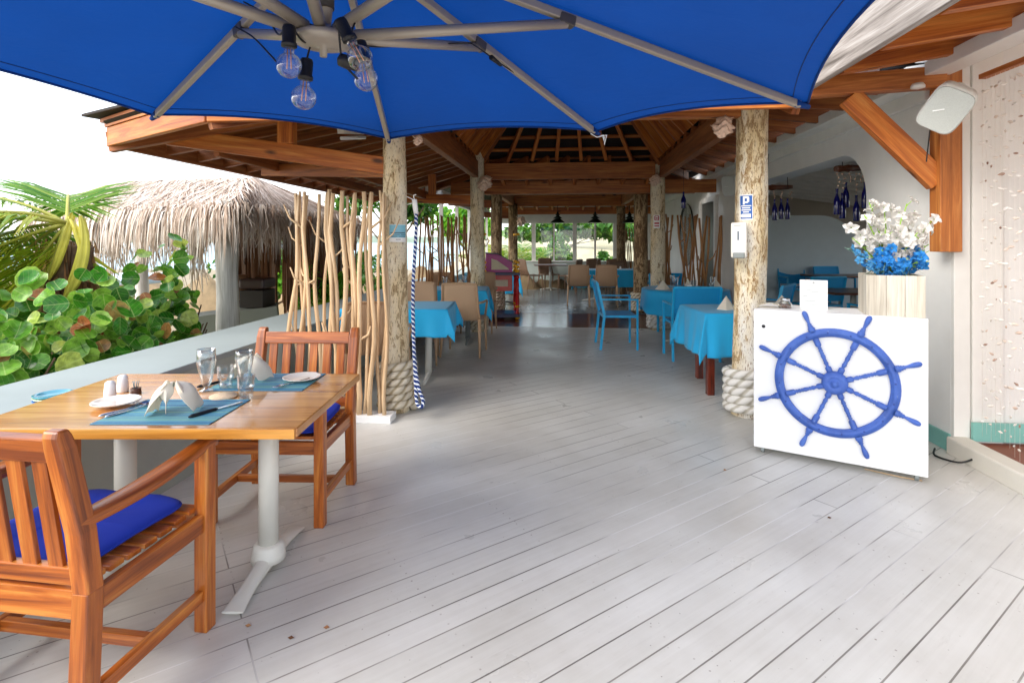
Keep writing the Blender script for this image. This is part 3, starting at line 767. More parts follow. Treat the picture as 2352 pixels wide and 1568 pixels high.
# second pavilion farther back
rf2=thing('rear_pavilion_roof','dark low timber roof over the far tables by the windows','roof',B(0,12.5,2.4))
def b2(a,b,w,h,mat='pinedark',name='tie_beam'):
    q=MB(); q.obox(a,b,w,h); return part(name,q,MT[mat],rf2,w=True)
b2(B(-1.6,10.75,2.5),B(2.5,10.75,2.5),.1,.3); b2(B(-1.7,14.3,2.5),B(2.5,14.3,2.5),.1,.3,'pinewarm'); b2(B(-1.4,10.7,2.5),B(-1.4,14.3,2.5),.1,.26); b2(B(1.5,10.7,2.5),B(1.5,14.3,2.5),.1,.26)
b2(B(-2.0,15.1,2.28),B(2.5,15.1,2.28),.08,.2,'pinewarm')
b2(B(-1.42,10.75,2.16),B(-2.3,10.4,2.2),.06,.15)
b2(B(-1.42,14.3,2.1),B(-2.4,14.0,2.14),.06,.15)
for k in range(8):
    b2(B(-1.2+k*.42,14.32,2.4),B(-1.2+k*.42,15.05,2.34),.05,.1,'pinewarm','blocking')
q=MB(); 
for (p,r_) in (((-2.9,9.9,2.42),(2.6,9.9,2.62)),):
    pass
ap=B(.05,12.5,3.7); cs=[B(-2.9,9.9,2.45),B(2.5,9.9,2.68),B(2.5,16.7,2.68),B(-2.9,16.7,2.45)]
for k in range(4):
    a,b=cs[k],cs[(k+1)%4]; q.add([a,b,ap,a+V((0,0,.08)),b+V((0,0,.08)),ap+V((0,0,.08))],[(0,2,1),(3,4,5),(0,1,4,3)])
part('shingles',q,MT['shingle'],rf2,w=True)
for k in range(11):
    u=-2.4+k*.48
    b2(B(u,9.95,2.42+.0*u),B(.05+(u-.05)*.25,12.2,3.35),.05,.1,'pinedark','rafter')
    b2(B(u,16.4,2.45),B(.05+(u-.05)*.25,12.8,3.4),.05,.1,'pinedark','rafter')

# near right eave over the doorway
ev=thing('doorway_eave','timber eave over the doorway with a weathered grey fascia and orange rafters','eave',B(2.2,2.5,2.4))
def be(a,b,w,h,mat,name,up=(0,0,1),bv=.005):
    q=MB(); q.obox(a,b,w,h,up=up); return part(name,q,MT[mat],ev,bv,w=True)
EA=V((2.06,3.74,2.545)); EB=V((1.83,1.2,2.545))
ed=(EB-EA).normalized()
be(EA+V((0,0,.105)),EA+ed*4.6+V((0,0,.105)),.045,.40,'grey_fascia','fascia')
be(V((2.85,3.53,2.485)),V((2.08,3.79,2.485)),.1,.135,'pine','arm')
for k,yy in enumerate((3.36,2.93,2.46,2.0,1.5,1.0)):
    xx=2.06+(yy-3.74)*(2.06-1.83)/(3.74-1.2)
    be(V((xx+.03,yy,2.525)),V((2.95,yy-.10,2.66)),.06,.15,'pinewarm','rafter')
q=MB()
for k in range(9):
    t0=k/9; a=EA+V((.10,0,.115))+V((.13*k,-.01*k,.018*k)); q.obox(a,a+ed*4.5,.128,.018,up=(-.14,0,1))
part('ceiling_boards',q,MT['boardwarm'],ev,w=True)
q=MB(); a=EA+V((.01,.05,.29)); b=a+ed*4.6
q.add([a,b,b+V((1.3,0,.2)),a+V((1.3,0,.2)),a+V((0,0,.03)),b+V((0,0,.03)),b+V((1.3,0,.23)),a+V((1.3,0,.23))],[(0,1,2,3),(7,6,5,4),(0,4,5,1),(1,5,6,2),(2,6,7,3),(3,7,4,0)])
part('shingles',q,MT['shingle'],ev,w=True)
be(V((2.33,3.70,2.40)),V((2.85,3.58,1.80)),.075,.14,'pinewarm','brace')
be(B(2.515,3.83,1.335),B(2.515,3.83,2.62),.135,.11,'pine','wall_post',up=(sa,ca,0))
# ================================================================== UMBRELLA
HZ=2.08
TP=[V((-1.95,2.90,HZ)),V((-.82,3.57,HZ)),V((.535,3.31,HZ)),V((1.465,2.65,HZ)),V((.95,.80,HZ)),V((-.4,.11,HZ)),V((-1.755,.37,HZ)),V((-2.685,1.03,HZ))]
AP=V((-.61,1.84,2.50)); HUB=V((-.648,1.84,2.07))
um=thing('cantilever_umbrella','huge royal blue cantilever umbrella seen from below with taupe ribs','umbrella',(-.61,1.84,2.0))
for k in range(8):
    a,b=TP[k],TP[(k+1)%8]
    def fn(s_,t_,a=a,b=b):
        # s along the edge, t from apex to rim
        e=a.lerp(b,s_); p=AP.lerp(e,t_)
        w=4*s_*(1-s_)
        mid=(AP-e); mid.z=0
        return p+mid*(.055*w*t_*t_)+V((0,0,(-.035*w*t_*(1-t_)*2)+.03*w*t_**3+.012))
    q=MB(); q.grid(12,12,fn); part('canopy_panel',q,MT['canopy'],um,w=True)
    q=MB(); q.tube([fn(i/14,1.0)+V((0,0,-.004)) for i in range(15)],.006,6); part('hem',q,MT['canopy'],um,w=True)
    q=MB()
    for tt in (.955,): q.tube([fn(i/14,tt)+V((0,0,-.0015)) for i in range(15)],.0022,5)
    part('seam',q,MT['seam'] if 'seam' in MT else MT.setdefault('seam',plain('navy_seam','#00225c',.8)),um,w=True)
for k in range(8):
    d=(TP[k]-AP); e=d.normalized()
    q=MB(); q.obox(AP-V((0,0,.03))+e*.05,TP[k]-V((0,0,.018))-e*.06,.029,.036); part('rib',q,MT['alu'],um,.006,w=True)
    q=MB(); q.tube([TP[k]-V((0,0,.018))-e*.09,TP[k]-V((0,0,.012))+e*.004],[.021,.012],8); part('rib_cap',q,MT['canopy'] ,um,w=True)
    j=AP.lerp(TP[k],.40)-V((0,0,.05))
    hh=HUB+(j-HUB).normalized()*.07+V((0,0,.03))
    q=MB(); q.tube([hh,j],.0205,12); part('strut',q,MT['alu'],um,w=True)
    q=MB(); q.obox(j-e*.035+V((0,0,.012)),j+e*.035+V((0,0,.012)),.042,.045); part('rib_joint',q,MT['darktube'],um,.006,w=True)
q=MB(); q.lathe([(0.001,-.035),(.012,-.034),(.014,-.005),(.06,.0),(.098,.012),(.1,.03),(.075,.045),(.04,.05),(.032,.07)],28,M.Translation(HUB)); part('hub',q,MT['alu'],um,w=True)
q=MB(); q.tube([HUB+V((0,0,.04)),AP-V((0,0,.02))],.022,14); part('pole',q,MT['alu'],um,w=True)
q=MB(); q.tube([HUB+V((.0,0,.13)),HUB+V((0,0,.32))],.036,16); part('sleeve',q,MT['darktube'],um,w=True)
q=MB(); q.lathe([(.001,.10),(.02,.09),(.05,.05),(.06,.0),(.0,0)],16,M.Translation(AP+V((0,0,.01)))); part('cap',q,MT['canopy'],um,w=True)
q=MB(); q.tube([AP+V((0,0,.06)),AP+V((-.3,-.5,.42)),V((-1.9,-1.4,2.5)),V((-2.0,-1.55,.1))],.035,12); part('mast_arm',q,MT['alu'],um,w=True)
q=MB(); q.box((-2.0,-1.55,.05),(.8,.8,.1)); part('base',q,MT['darktube'],um,.01,w=True)
# ties at one rib tip
q=MB()
for s_ in (0,1): q.tube([TP[2]+V((-.05,0,-.01)),TP[2]+V((-.01,-.01,-.035)),TP[2]+V((.03+.02*s_,0,-.02)),TP[2]+V((.035,0,-.06-.02*s_)),TP[2]+V((.025+.01*s_,0,-.03))],.003,6)
part('tie_cord',q,MT['white'],um,w=True)

# ---------------------------------------------------------------- string lights
sl=thing('string_lights','black cable of clear round bulbs hanging under the umbrella hub','string lights',tuple(HUB))
def bulb(p,tilt,label,r=.040,az=0.0):
    m=M.Translation(p)@M.Rotation(az,4,'Z')@M.Rotation(tilt,4,'Y')
    q=MB(); q.lathe([(.001,.105),(.018,.104),(.021,.095),(.021,.05),(.024,.048),(.024,.036),(.001,.036)],16,m); part('socket',q,MT['black'],sl,w=True)
    q=MB(); pr=[(.014,.04),(.016,.03)]+[(r*sin(a),-.010+r*cos(a)-r*.35) for a in [radians(22+12*i) for i in range(13)]]+[(.0005,-.010-r*1.35)]
    q.lathe(pr,24,m); b=part('bulb',q,MT['bulb'],sl,w=True)
    f=MB(); 
    for s_ in (-1,1): f.tube([m@V((.005*s_,0,.03)),m@V((.007*s_,0,-.035))],.0016,6)
    ff=part('filament',f,MT['filament'],b,w=True) if False else MB()
    o=bpy.data.objects.new('filament',f.mesh('filament',wpos(sl))); COL.objects.link(o); o.data.materials.append(MT['filament']); o.parent=b
    return m@V((0,0,.105))
ends=[]
for (px,py,Y,t_,az) in ((664,134,1.72,0,0),(699,208,1.78,.08,0),(818,118,1.66,-.5,.3),(838,166,1.80,-.15,0)):
    ends.append(bulb(P(px,py,Y),t_,'',az=az))
q=MB(); q.lathe([(.001,.04),(.02,.036),(.022,0),(.02,-.02),(.001,-.03)],12,M.Translation(P(795,142,1.68))@M.Rotation(1.9,4,'Y')); part('socket',q,MT['black'],sl,w=True)
def wire(pts,r=.0035): 
    q=MB()
    # smooth a polyline (Catmull-Rom)
    pts=[V(p) for p in pts]; out=[]
    for i in range(len(pts)-1):
        p0=pts[max(i-1,0)];p1=pts[i];p2=pts[i+1];p3=pts[min(i+2,len(pts)-1)]
        for k in range(6):
            t_=k/6; out.append(.5*((2*p1)+(p2-p0)*t_+(2*p0-5*p1+4*p2-p3)*t_*t_+(3*p1-p0-3*p2+p3)*t_**3))
    out.append(pts[-1]); q.tube(out,r,6); return q
part('cable',wire([P(540,62,2.05),P(580,85,2.0),P(622,128,1.85),P(634,142,1.80)]),MT['black'],sl,w=True)
part('cable',wire([P(560,5,1.95),P(610,35,1.9),P(640,80,1.8),ends[0],P(700,98,1.8),P(730,75,1.84),P(712,110,1.84),P(702,150,1.82),ends[1]]),MT['black'],sl,w=True)
part('cable',wire([P(830,20,1.8),P(812,60,1.75),P(800,90,1.7),ends[2],P(785,140,1.68),P(800,160,1.70),P(822,182,1.72)]),MT['black'],sl,w=True)
part('cable',wire([P(800,95,1.72),P(815,115,1.74),ends[3]]),MT['black'],sl,w=True)
part('cable',wire([ends[3],P(860,108,2.0),P(980,103,2.2),P(1070,100,2.3),P(1090,105,2.3),P(1140,140,2.5),P(1200,180,2.7),P(1260,220,2.9),P(1330,285,3.2)]),MT['black'],sl,w=True)
part('cable',wire([P(780,60,1.8),P(730,62,1.84),P(650,30,1.9),P(560,-10,1.95)]),MT['black'],sl,w=True)
q=MB(); q.tube([P(1128,132,2.42),P(1150,150,2.5)],[.012,.008],8); part('connector',q,MT['black'],sl,w=True)

# ================================================================== FRONT TABLE
ft=thing('dining_table','varnished wooden dining table laid for two on cream metal pedestals','table',(-1.345,2.26,0))
q=MB(); q.obox((-1.935,2.26,.7335),(-.752,2.26,.7335),.775,.033,rn=.5); part('tabletop',q,MT['tabletop'],ft,.004,w=True)
q=MB(); q.obox((-1.93,1.868,.7322),(-.757,1.868,.7322),.012,.036,rn=.5); part('front_edge',q,MT['tableedge'],ft,.002,w=True)
def pedestal(x,y,par,mat='metalcream',foot=.27,r=.041,top=.717,along='y'):
    q=MB(); q.tube([(x,y,.10),(x,y,top)],r,24); part('column',q,MT[mat],par,w=True)
    q=MB(); q.lathe([(.001,.115),(r+.012,.115),(r+.02,.105),(r+.026,.07),(r+.03,.045),(.001,.045)],24,M.Translation((x,y,0))); part('collar',q,MT[mat],par,.0,w=True)
    for s_ in (-1,1):
        q=MB()
        def fn(a,b,s_=s_):
            dd=.03+a*foot; z=.078-.055*a**1.3; w=.036*(1-.2*sin(a*pi))+.006*a
            an=b*2*pi; xx=w*cos(an); zz=max(z*.5+.5*z*sin(an)+.0,.012)
            zz = .012+ (z-.012)*(.5+.5*sin(an))
            return (x+xx,y+s_*dd,zz) if along=='y' else (x+s_*dd,y+xx,zz)
        q.grid(12,14,fn); 
        e=[fn(1,b/14) for b in range(14)]; q.add(e,[tuple(range(14))])
        part('foot',q,MT[mat],par,w=True)
    q=MB(); q.box((x,y,top+.008),(.2,.3,.014)); part('plate',q,MT[mat],par,.003,w=True)
pedestal(-1.045,2.30,ft); pedestal(-1.66,2.30,ft)

# ---------------------------------------------------------------- teak armchair (faces +y, origin on the floor)
def teak_chair():
    t=thing('teak_armchair','x','chair')
    T=MT['teak']; W=.275
    for s in (-1,1):
        q=MB(); q.obox((s*W,-.235,0),(s*W,-.215,.43),.052,.052); q2=[]
        part('rear_leg',q,T,t,.005)
        q=MB()
        pts=[(-.215,.43),(-.235,.60),(-.285,.885)]
        # back post, leaning, with rounded top
        a=[V((s*W,-.213,.425)),V((s*W,-.24,.62)),V((s*W,-.30,.86)),V((s*W,-.306,.895))]
        for i in range(3):
            pass
        o=[]
        prof=[(.425,-.215,.052),(.60,-.237,.052),(.84,-.292,.05),(.875,-.302,.044),(.893,-.306,.028)]
        vs=[];fs=[];uv=[]
        for z,y,d in prof:
            for (dx,dy) in ((-.026,-d/2),(.026,-d/2),(.026,d/2),(-.026,d/2)): vs.append((s*W+dx*(1 if z<.87 else .9),y+dy,z))
        n=len(prof); r0=R(0,40)
        for i in range(n-1):
            for k in range(4):
                k2=(k+1)%4; fs.append((i*4+k,i*4+k2,(i+1)*4+k2,(i+1)*4+k)); 
                uv.append([(prof[i][0],r0+k*.05),(prof[i][0],r0+k*.05+.05),(prof[i+1][0],r0+k*.05+.05),(prof[i+1][0],r0+k*.05)])
        fs.append(((n-1)*4,(n-1)*4+1,(n-1)*4+2,(n-1)*4+3)); uv.append([(0,0),(.05,0),(.05,.05),(0,.05)])
        fs.append((3,2,1,0)); uv.append([(0,0),(.05,0),(.05,.05),(0,.05)])
        q.add(vs,fs,uv); part('back_post',q,T,t,.006)
        q=MB(); q.obox((s*W,.235,0),(s*W,.235,.655),.05,.05,up=(0,1,0)); part('front_leg',q,T,t,.005)
        # scrolled armrest
        q=MB()
        def arm(a,b,s=s):
            y=-.262+a*.56
            z=.645+.02*sin(a*pi*1.0)-.03*(max(0,a-.55)/.45)**1.5*0+.012*cos(a*6)+(-.03*max(0,(a-.88)/.12)**2)
            z=.628+.045*(a**1.6)+(-.035*max(0,(a-.86)/.14)**2)-.014*sin(a*pi)
            w=.026+.010*sin(min(1,a*1.15)*pi)*1.0; h=.019
            if a<.01: h=.017
            an=b*2*pi; c,sn=cos(an),sin(an)
            k=max(abs(c),abs(sn)); sq=.45
            cx=c*(1-sq)+c/k*sq; sx=sn*(1-sq)+sn/k*sq
            e=1-.75*max(0,(a-.93)/.07)**2
            return (s*W+cx*w*e+.0, y, z+sx*h*e)
        q.grid(22,16,arm,us=.56,vsc=.15)
        q.add([arm(1,b/16) for b in range(16)],[tuple(range(16))]); part('armrest',q,T,t)
        q=MB(); q.obox((s*W,-.21,.385),(s*W,.212,.385),.028,.062); part('seat_rail',q,T,t,.003)
        q=MB(); q.obox((s*W,-.205,.13),(s*W,.21,.13),.026,.04); part('stretcher',q,T,t,.003)
    q=MB(); q.obox((-W+.027,.235,.385),(W-.027,.235,.385),.028,.062); part('seat_rail',q,T,t,.003)
    q=MB(); q.obox((-W+.027,-.222,.395),(W-.027,-.222,.395),.028,.08); part('seat_rail',q,T,t,.003)
    q=MB(); q.obox((-W+.012,0,.13),(W-.012,0,.13),.026,.036); part('stretcher',q,T,t,.003)
    q=MB()
    for k in range(7):
        y=-.165+k*.062; z=.432-.010*sin(pi*k/6)
        q.obox((-W+.02,y,z),(W-.02,y,z),.05,.016)
    part('seat',q,T,t,.003)
    # back
    q=MB(); q.obox((-W+.026,-.285,.835),(W-.026,-.285,.835),.03,.068,up=(0,-.22,1)); part('top_rail',q,T,t,.004)
    q=MB(); q.obox((-W+.026,-.229,.475),(W-.026,-.229,.475),.026,.05,up=(0,-.14,1)); part('lower_rail',q,T,t,.003)
    for k in range(6):
        x=-.20+k*.08
        q=MB(); q.obox((x,-.232,.49),(x,-.282,.815),.046,.013,up=(0,1,.15)); part('back_slat',q,T,t,.002)
    return t
def cushion_mb():
    q=MB()
    def fn(a,b):
        # superellipse pillow
        th=a*2*pi; ph=(b-.5)*pi
        c,s=cos(th),sin(th); e=.28
        f=lambda x,p: math.copysign(abs(x)**p,x)
        cx=f(c,e); sy=f(s,e); cz=abs(cos(ph))**.38
        pz=f(sin(ph),.75)
        w=.235+.006*sin(th*3); d=.225
        bul=1-.25*(abs(cx)**4+abs(sy)**4)*.5
        return (cx*w*cz, sy*d*cz, .029+pz*.027*bul+.003*sin(cx*7+sy*5))
    q.grid(64,18,fn); 
    # piping
    q.tube([tuple(V(fn(k/64,.5))*1.0+V((0,0,0))) for k in range(65)],.0045,6,cap=False)
    return q
ch1=teak_chair(); ch1.location=(-1.425,1.745,0); ch1.rotation_euler=(0,0,radians(-8)); ch1['label']='teak slatted armchair in the lower left corner, seen from behind'
ch2=dup(ch1,(-1.215,2.885,0),pi-radians(1.5),'teak slatted armchair at the far side of the laid table, facing the camera'); ch1.scale=(1.02,1.02,1.02); ch1['group']=ch2['group']='teak armchairs at the front table'
cu=single('seat_cushion',cushion_mb(),MT['cushion'],'royal blue cushion on the nearest teak armchair','cushion',(-1.44,1.76,.438),radians(-10),'blue seat cushions')
cu2=dup(cu,(-1.2,2.86,.438),pi,'royal blue cushion on the teak armchair beyond the table','blue seat cushions')

# ---------------------------------------------------------------- place settings on the front table
TZ=.7505
def flat_mb(w,d,th,us=1):
    q=MB(); q.obox((-w/2,0,th/2),(w/2,0,th/2),d,th,rn=.5)
    q.uv[4]=q.uv[4]; 
    # uv: x across the mat (stripes run along x)
    for i in range(len(q.f)):
        q.uv[i]=[(q.v[k][0],q.v[k][1]+.3) for k in q.f[i]]
    return q
mt1=single('placemat',flat_mb(.425,.30,.003),MT['placemat'],'blue-green striped placemat at the near edge of the wooden table','placemat',(-1.29,2.055,TZ),0,'striped placemats')
mt2=dup(mt1,(-1.13,2.49,TZ),0,'blue-green striped placemat at the far edge of the wooden table','striped placemats')
def napkin_mb(s=1.0,seed=0):
    """fan-folded napkin standing like a tent"""
    q=MB(); rr=random.Random(seed)
    def wing(sgn):
        def fn(a,b):
            # a: along the wing from apex to foot, b: across fold
            w=.012+.075*sin(min(a*1.15,1)*pi*.62)
            bx=(b-.5)*2
            x=sgn*(.004+.085*a+.020*sin(b*pi)*sin(a*pi)); y=bx*w*.9*(1-.25*a)+.02*a*sgn
            z=.125*(1-a)**.8*(1-.15*bx*bx)+.022*sin(b*pi)*sin(a*pi)+.006
            z+=.004*sin(b*9+a*5)
            return (x*s,y*s,max(z,.003)*s)
        return fn
    q.grid(12,10,wing(1)); q.grid(12,10,wing(-1))
    # the folded leaves around the middle
    def leaf(sgn,ang):
        c,s2=cos(ang),sin(ang)
        def fn(a,b):
            bx=(b-.5)*2; x=sgn*(.002+.075*a*(1-.3*abs(bx))); y=-.03+bx*.028*sin(pi*min(1,a*1.2+.1)); z=.128*(1-a)**.7+.012*sin(b*pi)
            return ((x*c-y*s2)*s,(x*s2+y*c)*s,max(z,.003)*s)
        return fn
    q.grid(10,8,leaf(1,.5)); q.grid(10,8,leaf(-1,-.4)); q.grid(10,8,leaf(1,-1.2))
    return q
def solid(o,th=.0025):
    md=o.modifiers.new('thick','SOLIDIFY'); md.thickness=th; md.offset=0; 
    sb=o.modifiers.new('sub','SUBSURF'); sb.levels=1; sb.render_levels=1
    return o
np1=solid(single('folded_napkin',napkin_mb(.88,1),MT['napkin'],'cream folded napkin standing on the near placemat','napkin',(-1.29,2.05,TZ+.003),radians(8),'napkins on the front table'))
np2=dup(np1,(-1.23,2.52,TZ+.003),radians(160),'cream folded napkin standing on the far placemat','napkins on the front table')
def plate_mb(r=.085):
    q=MB(); q.lathe([(.001,.006),(r*.55,.006),(r*.62,.008),(r*.95,.018),(r,.0205),(r*.995,.0225),(r*.93,.021),(r*.6,.0115),(r*.5,.010),(.001,.010)],40); return q
pl1=single('side_plate',plate_mb(),MT['china'],'small cream side plate at the left of the near placemat','plate',(-1.575,2.13,TZ),0,'side plates on the front table')
pl2=dup(pl1,(-.985,2.51,TZ),0,'small cream side plate right of the far placemat, near the table corner','side plates on the front table')
def knife_mb():
    q=MB()
    out=[(-.11,-.006),(-.02,-.007),(0,-.008),(.07,-.010),(.105,-.006),(.112,.002),(.1,.006),(0,.006),(-.02,.006),(-.11,.007)]
    q.prism(out,.0035); return q
def knife(loc,rz,label):
    t=thing('table_knife',label,'knife',loc,rz,'table knives')
    q=MB(); q.tube([(-.112,0,.005),(-.10,0,.005),(-.01,0,.005),(0,0,.005)],[.003,.0075,.0065,.003],8); part('handle',q,MT['black'],t)
    q=MB(); q.prism([(0,-.006),(.06,-.009),(.10,-.006),(.112,.003),(.1,.006),(0,.006)],.002,M.Translation((0,0,.004))); part('blade',q,MT['steel'],t); return t
knife((-1.135,2.065,TZ+.003),radians(62),'dark-handled knife at the right of the near placemat')
knife((-1.34,2.47,TZ+.003),radians(60),'dark-handled knife at the left of the far placemat')
def fork_mb():
    q=MB(); q.tube([(-.10,0,.003),(-.09,0,.003),(0,0,.004),(.04,0,.007),(.055,0,.008)],[.002,.006,.003,.003,.008],8)
    for k in range(4):
        y=-.0096+k*.0064; q.tube([(.055,y*.8,.008),(.075,y,.006),(.10,y,.008)],[.0025,.0018,.0012],6)
    return q
def spoon_mb():
    q=MB(); q.tube([(-.10,0,.003),(-.09,0,.003),(0,0,.004),(.04,0,.007)],[.002,.006,.003,.003],8)
    q.grid(12,6,lambda a,b:(.062+.026*b*cos(a*2*pi),.017*b*sin(a*2*pi),.003+.007*b*b)); return q
fk1=single('fork',fork_mb(),MT['steel'],'silver fork on the left edge of the near placemat','fork',(-1.455,2.06,TZ+.004),radians(65),'forks on the front table')
dup(fk1,(-1.0,2.44,TZ+.004),radians(240),'silver fork on the right edge of the far placemat','forks on the front table')
sp1=single('spoon',spoon_mb(),MT['steel'],'silver spoon beside the fork on the near placemat','spoon',(-1.48,2.065,TZ+.004),radians(63),'spoons on the front table')
def goblet_mb(h=.17,r=.036):
    q=MB(); q.lathe([(.001,.004),(r*.78,.004),(r*.80,.008),(r*.3,.014),(r*.26,.022),(r*.5,.034),(r*.72,.06),(r*.84,.09),(r*1.0,.118),(r*1.06,.135),(r*1.0,.155),(r*.98,h),(r*.93,h),(r*.95,.153),(r*1.0,.135),(r*.94,.118),(r*.78,.09),(r*.66,.062),(r*.4,.038),(.001,.03)],28); return q
def tumbler_mb(h=.095,r=.037):
    q=MB(); q.lathe([(.001,.003),(r*.78,.003),(r*.8,.01),(r*.86,.04),(r*1.0,.05),(r*1.03,h),(r*.98,h),(r*.94,.052),(r*.8,.042),(r*.74,.014),(.001,.012)],16,smooth=False); return q
g1=single('water_goblet',goblet_mb(.185,.037),MT['tumbler'],'tall clear water glass at the centre of the table, left of the wine glass','glass',(-1.33,2.33,TZ),0,'glasses on the front table')
g2=single('water_goblet',goblet_mb(.17,.036),MT['tumbler'],'stemmed clear glass in front of the far napkin','glass',(-1.185,2.37,TZ),0,'glasses on the front table')
tb1=single('tumbler',tumbler_mb(.1,.034),MT['tumbler'],'short faceted tumbler at the right corner of the near placemat','glass',(-1.105,2.225,TZ),0,'glasses on the front table')
tb2=dup(tb1,(-1.275,2.385,TZ),.3,'short tumbler half hidden behind the tall water glass','glasses on the front table')
q=MB(); q.lathe([(.001,.001),(.052,.001),(.054,.004),(.053,.008),(.001,.009)],30); single('coaster',q,MT['cork'],'round pale woven coaster between the two placemats','coaster',(-1.21,2.245,TZ))
def shaker_mb(): 
    q=MB(); q.lathe([(.001,0),(.021,0),(.0225,.005),(.022,.03),(.020,.055),(.0185,.066),(.012,.073),(.001,.075)],24); return q
s1=single('salt_shaker',shaker_mb(),MT['white'],'white porcelain shaker, nearer one of the pair at the left','shaker',(-1.67,2.225,TZ),0,'porcelain shakers')
dup(s1,(-1.69,2.325,TZ),0,'white porcelain shaker, farther one beside the toothpick pot','porcelain shakers')
tp=thing('toothpick_pot','small brown pot with toothpicks beside the white shakers','pot',(-1.615,2.30,TZ))
q=MB(); q.lathe([(.001,0),(.02,0),(.021,.004),(.019,.01),(.0195,.024),(.016,.024),(.016,.012),(.001,.01)],18); part('pot',q,MT['corkbrown'],tp)
q=MB()
for k in range(7): a=k*.9; q.tube([(.006*cos(a),.006*sin(a),.012),(.012*cos(a),.012*sin(a),.055)],.0012,5)
part('toothpicks',q,MT['greymetal'],tp)
# three bowls stacked on the parapet
for k,(mt_,lb) in enumerate((('signblue','bottom of the three stacked saucers, dark blue, on the parapet'),('chinagreen','middle pale green saucer of the stack on the parapet'),('chinablue','top turquoise saucer of the stack on the parapet'))):
    q=MB(); r=.073; q.lathe([(.001,.0),(r*.6,.0),(r*.65,.003),(r*.95,.012),(r,.018),(r*.96,.019),(r*.85,.013),(r*.5,.006),(.001,.006)],36)
    single('saucer',q,MT[mt_],lb,'saucer',tuple(V((-2.075,2.42,.676+.0115*k))),0,'saucers stacked on the parapet')

# ================================================================== CHAIR TYPES
def blue_chair():
    """aluminium sling armchair, faces +y"""
    t=thing('turquoise_armchair','x','chair'); A=MT['blueframe']; W=.27; s4=.026
    for s in (-1,1):
        q=MB(); q.obox((s*W,.235,0),(s*W,.235,.645),s4*1.2,s4,up=(0,1,0)); part('front_leg',q,A,t,.003)
        q=MB(); q.obox((s*W,-.24,0),(s*W,-.19,.45),s4,s4*1.3,up=(0,1,0)); q.obox((s*W,-.19,.45),(s*W,-.285,.87),s4,s4*1.3,up=(0,1,0)); part('rear_leg',q,A,t,.003)
        q=MB(); q.obox((s*W,-.245,.655),(s*W,.25,.655),.034,.02); part('armrest',q,A,t,.004)
        q=MB(); q.obox((s*(W-.03),-.19,.43),(s*(W-.03),.235,.43),.024,.03); part('side_rail',q,A,t,.003)
    q=MB(); q.obox((-W,.235,.42),(W,.235,.42),.024,.03); part('front_rail',q,A,t,.003)
    q=MB(); q.obox((-W,-.195,.43),(W,-.195,.43),.024,.03); part('rear_rail',q,A,t,.003)
    q=MB(); q.obox((-W,-.286,.872),(W,-.286,.872),.026,.026); part('top_rail',q,A,t,.003)
    q=MB(); q.grid(8,8,lambda a,b:(-W+.02+(2*W-.04)*a,-.19+.42*b,.447-.018*sin(pi*b)*sin(pi*a))); part('seat',q,MT['sling'],t)
    q=MB(); q.grid(8,8,lambda a,b:(-W+.012+(2*W-.024)*a,-.196-.088*b+-.012*sin(pi*a)*sin(pi*b),.50+.365*b)); part('backrest',q,MT['sling'],t)
    return t
def resin_chair(arms=False,mat='rattan',leg='tanplastic'):
    t=thing('woven_chair','x','chair'); A=MT[leg]; W=.23
    def shell(a,b):
        # b: 0 seat front .. .5 seat back .. 1 top of back
        x=(a-.5)*2
        if b<.45:
            k=b/.45; return (x*W*(1.0-.02*k), .24-.43*k, .445-.010*sin(pi*k)-.014*(1-x*x)+.0)
        k=(b-.45)/.55
        w=W*(1.0-.10*k)
        return (x*w, -.19-.045*min(1,k*3)-.085*k-.025*(1-x*x)*sin(pi*min(1,k*.9)), .445+.45*k+ (0.012*(1-x*x) if k>.95 else 0)+.03*min(1,k*6)*0)
    q=MB(); q.grid(10,20,shell,us=.46,vsc=.95); o=part('seat_shell',q,MT[mat],t); md=o.modifiers.new('th','SOLIDIFY'); md.thickness=.014; md.offset=-1
    q=MB(); q.tube([shell(0,k/20) for k in range(21)],.013,6); q.tube([shell(1,k/20) for k in range(21)],.013,6); q.tube([shell(k/8,1) for k in range(9)],.012,6); q.tube([shell(k/8,0) for k in range(9)],.013,6); part('rim',q,A,t)
    for s in (-1,1):
        q=MB(); q.tube([(s*W*.98,.235,.44),(s*W*1.02,.245,.2),(s*W*1.04,.25,0)],[.022,.017,.012],6); part('leg',q,A,t)
        q=MB(); q.tube([(s*W*.98,-.20,.46),(s*W*1.02,-.235,.22),(s*W*1.05,-.285,0)],[.024,.018,.012],6); part('leg',q,A,t)
        if arms:
            q=MB(); q.tube([(s*W*.95,-.245,.66),(s*W*1.15,-.15,.665),(s*W*1.17,.1,.66),(s*W*1.12,.2,.62),(s*W*1.0,.225,.46)],.014,6); part('armrest',q,A,t)
    return t
def lay(src,lst,grp):
    """lst of (x,y,rot,label); the first one moves the source itself"""
    out=[]
    for i,(x,y,rz,lb) in enumerate(lst):
        if i==0: src.location=(x,y,0); src.rotation_euler=(0,0,rz); src['label']=lb; src['group']=grp; out.append(src)
        else: out.append(dup(src,(x,y,0),rz,lb,grp))
    return out
